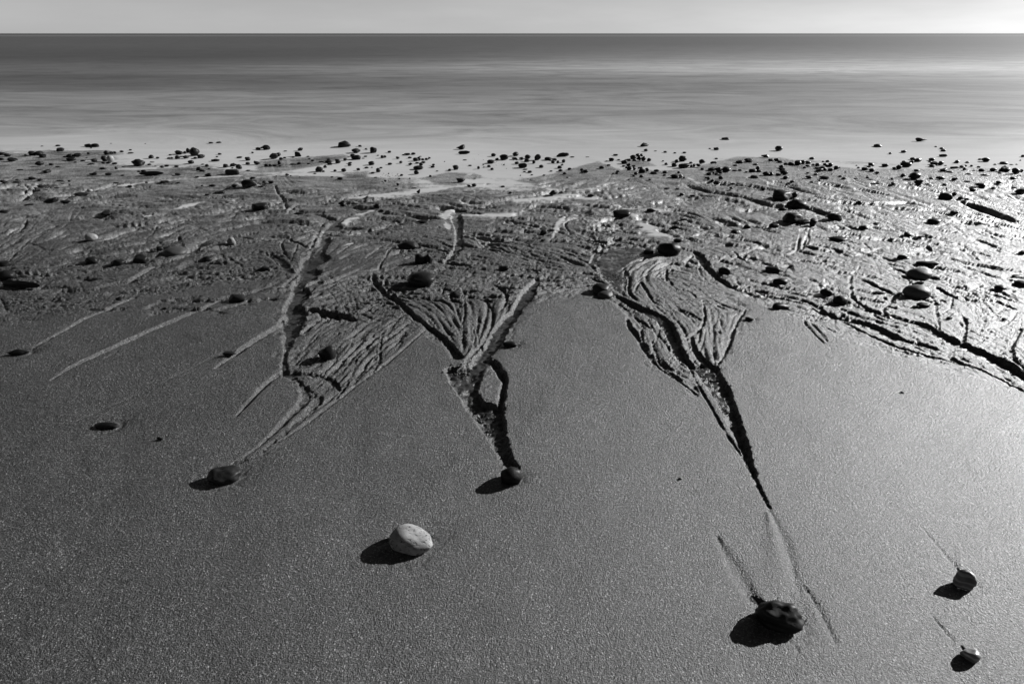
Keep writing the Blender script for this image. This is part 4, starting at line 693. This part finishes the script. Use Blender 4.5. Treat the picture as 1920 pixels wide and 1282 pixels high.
ords=['nearest','second','third','fourth','fifth','sixth','seventh','eighth','ninth','tenth','eleventh','twelfth','thirteenth','fourteenth','fifteenth','sixteenth','seventeenth','eighteenth']; usedlab=set(); nolab=0
def auto_label(i):
    k=STONES[i][4]; sw=STONES[i][2]; size='tiny' if sw<7 else 'small' if sw<11 else 'mid-sized' if sw<18 else 'large'
    tone='' if k in 'pgPQ' else 'dark '
    for _,rk,se,ref in sorted(cand.get(i,[])):
        l=f"{size} {tone}{shape_word[k]} stone, {ords[rk]} {se} the {ref}"
        if (rk,se,ref) not in usedlab and len(l.split())<=16: usedlab.add((rk,se,ref)); return l
    return None
stuffV=[]; stuffF=[]; nv=0
for i in order:
    st=STONES[i]; k=st[4]; X,Y,a,bd,H,gz=solve(st)
    c,zc=(H*0.68,gz+H*0.34) if st[1]>372 else (H*0.58,gz+H*0.44)
    big=st[2]*1.0
    lvl=4 if big>60 else 3 if big>13 else 2
    ang=None
    if k=='P': ang=-0.42
    if k=='D': ang=-0.40
    if k=='Q': ang=-0.45
    if i not in singles: 
        v,f=stone_verts(k,2 if big>5 else 1,a,bd,c,i+11); v=v+np.array([X,Y,zc]); stuffF+= [[q+nv for q in fc] for fc in f]; nv+=len(v); stuffV.append(v); continue
    v,f=stone_verts(k,lvl,a,bd,c,i+11,ang)
    me=bpy.data.meshes.new("stone"); me.from_pydata((v+np.array([0,0,c])).tolist(),[],f); me.polygons.foreach_set("use_smooth",np.ones(len(f),bool)); me.update()
    if k in 'bwQ' :
        pass
    me.materials.append(SM[{'p':'pale','g':'grey','P':'pitted','D':'layered','Q':'white'}.get(k,'dark')])
    o=link(bpy.data.objects.new("stone",me)); o.location=(X,Y,zc-c)
    lab=hand[i][0] if i in hand else auto_label(i)
    grp="stones on the open foreground sand" if st[1]>780 else "stones among the rills" if st[1]>372 else "pebbles along the water's edge"
    if len(lab.split())>16 if lab else False: print('LONG',lab)
    if lab is None:
        nolab+=1; lab="small dark pebble in the crowded band along the water's edge"; grp="crowded pebbles along the water's edge"
    tag(o,lab,"stone",grp)
print("stones",len(STONES),"single",len(singles),"unlabelled",nolab)
me=bpy.data.meshes.new("small_pebbles"); me.from_pydata(np.concatenate(stuffV).tolist(),[],stuffF); me.polygons.foreach_set("use_smooth",np.ones(len(stuffF),bool)); me.materials.append(SM['dark'])
o=link(bpy.data.objects.new("small_pebbles",me)); tag(o,"scattering of the smallest dark pebbles along the water's edge","pebbles",kind="stuff")
# crumbs and gravel in the scoured pockets
gv=[];gf=[];nv=0
V1,F1=ico(1)
for (x,y,rx,ry,n,sz) in CLUMP:
    for _ in range(n):
        u=x+random.gauss(0,rx*.5); v=y+random.gauss(0,ry*.5); X,Y,t=ground_xy(u,v); r=0.5*sz*random.uniform(.35,1.2)*t/FPX; z=ground_z(X,Y)
        p=V1*np.array([r*random.uniform(.8,1.4),r*random.uniform(.8,1.3),r*random.uniform(.6,1)])*(1+0.3*rng.standard_normal((len(V1),1))*.5); th=random.uniform(0,6.3)
        p=np.stack([p[:,0]*math.cos(th)-p[:,1]*math.sin(th),p[:,0]*math.sin(th)+p[:,1]*math.cos(th),p[:,2]],1)+np.array([X,Y,z+r*.3]); gv.append(p); gf+=[[q+nv for q in fc] for fc in F1]; nv+=len(p)
m_gr=stone_mat("sand_crumbs",0.02,0.06,0.5,0.4,90)
me=bpy.data.meshes.new("gravel"); me.from_pydata(np.concatenate(gv).tolist(),[],gf); me.materials.append(m_gr)
o=link(bpy.data.objects.new("gravel",me)); tag(o,"coarse dark grit and crumbs of sand in the scoured pockets","gravel",kind="stuff")
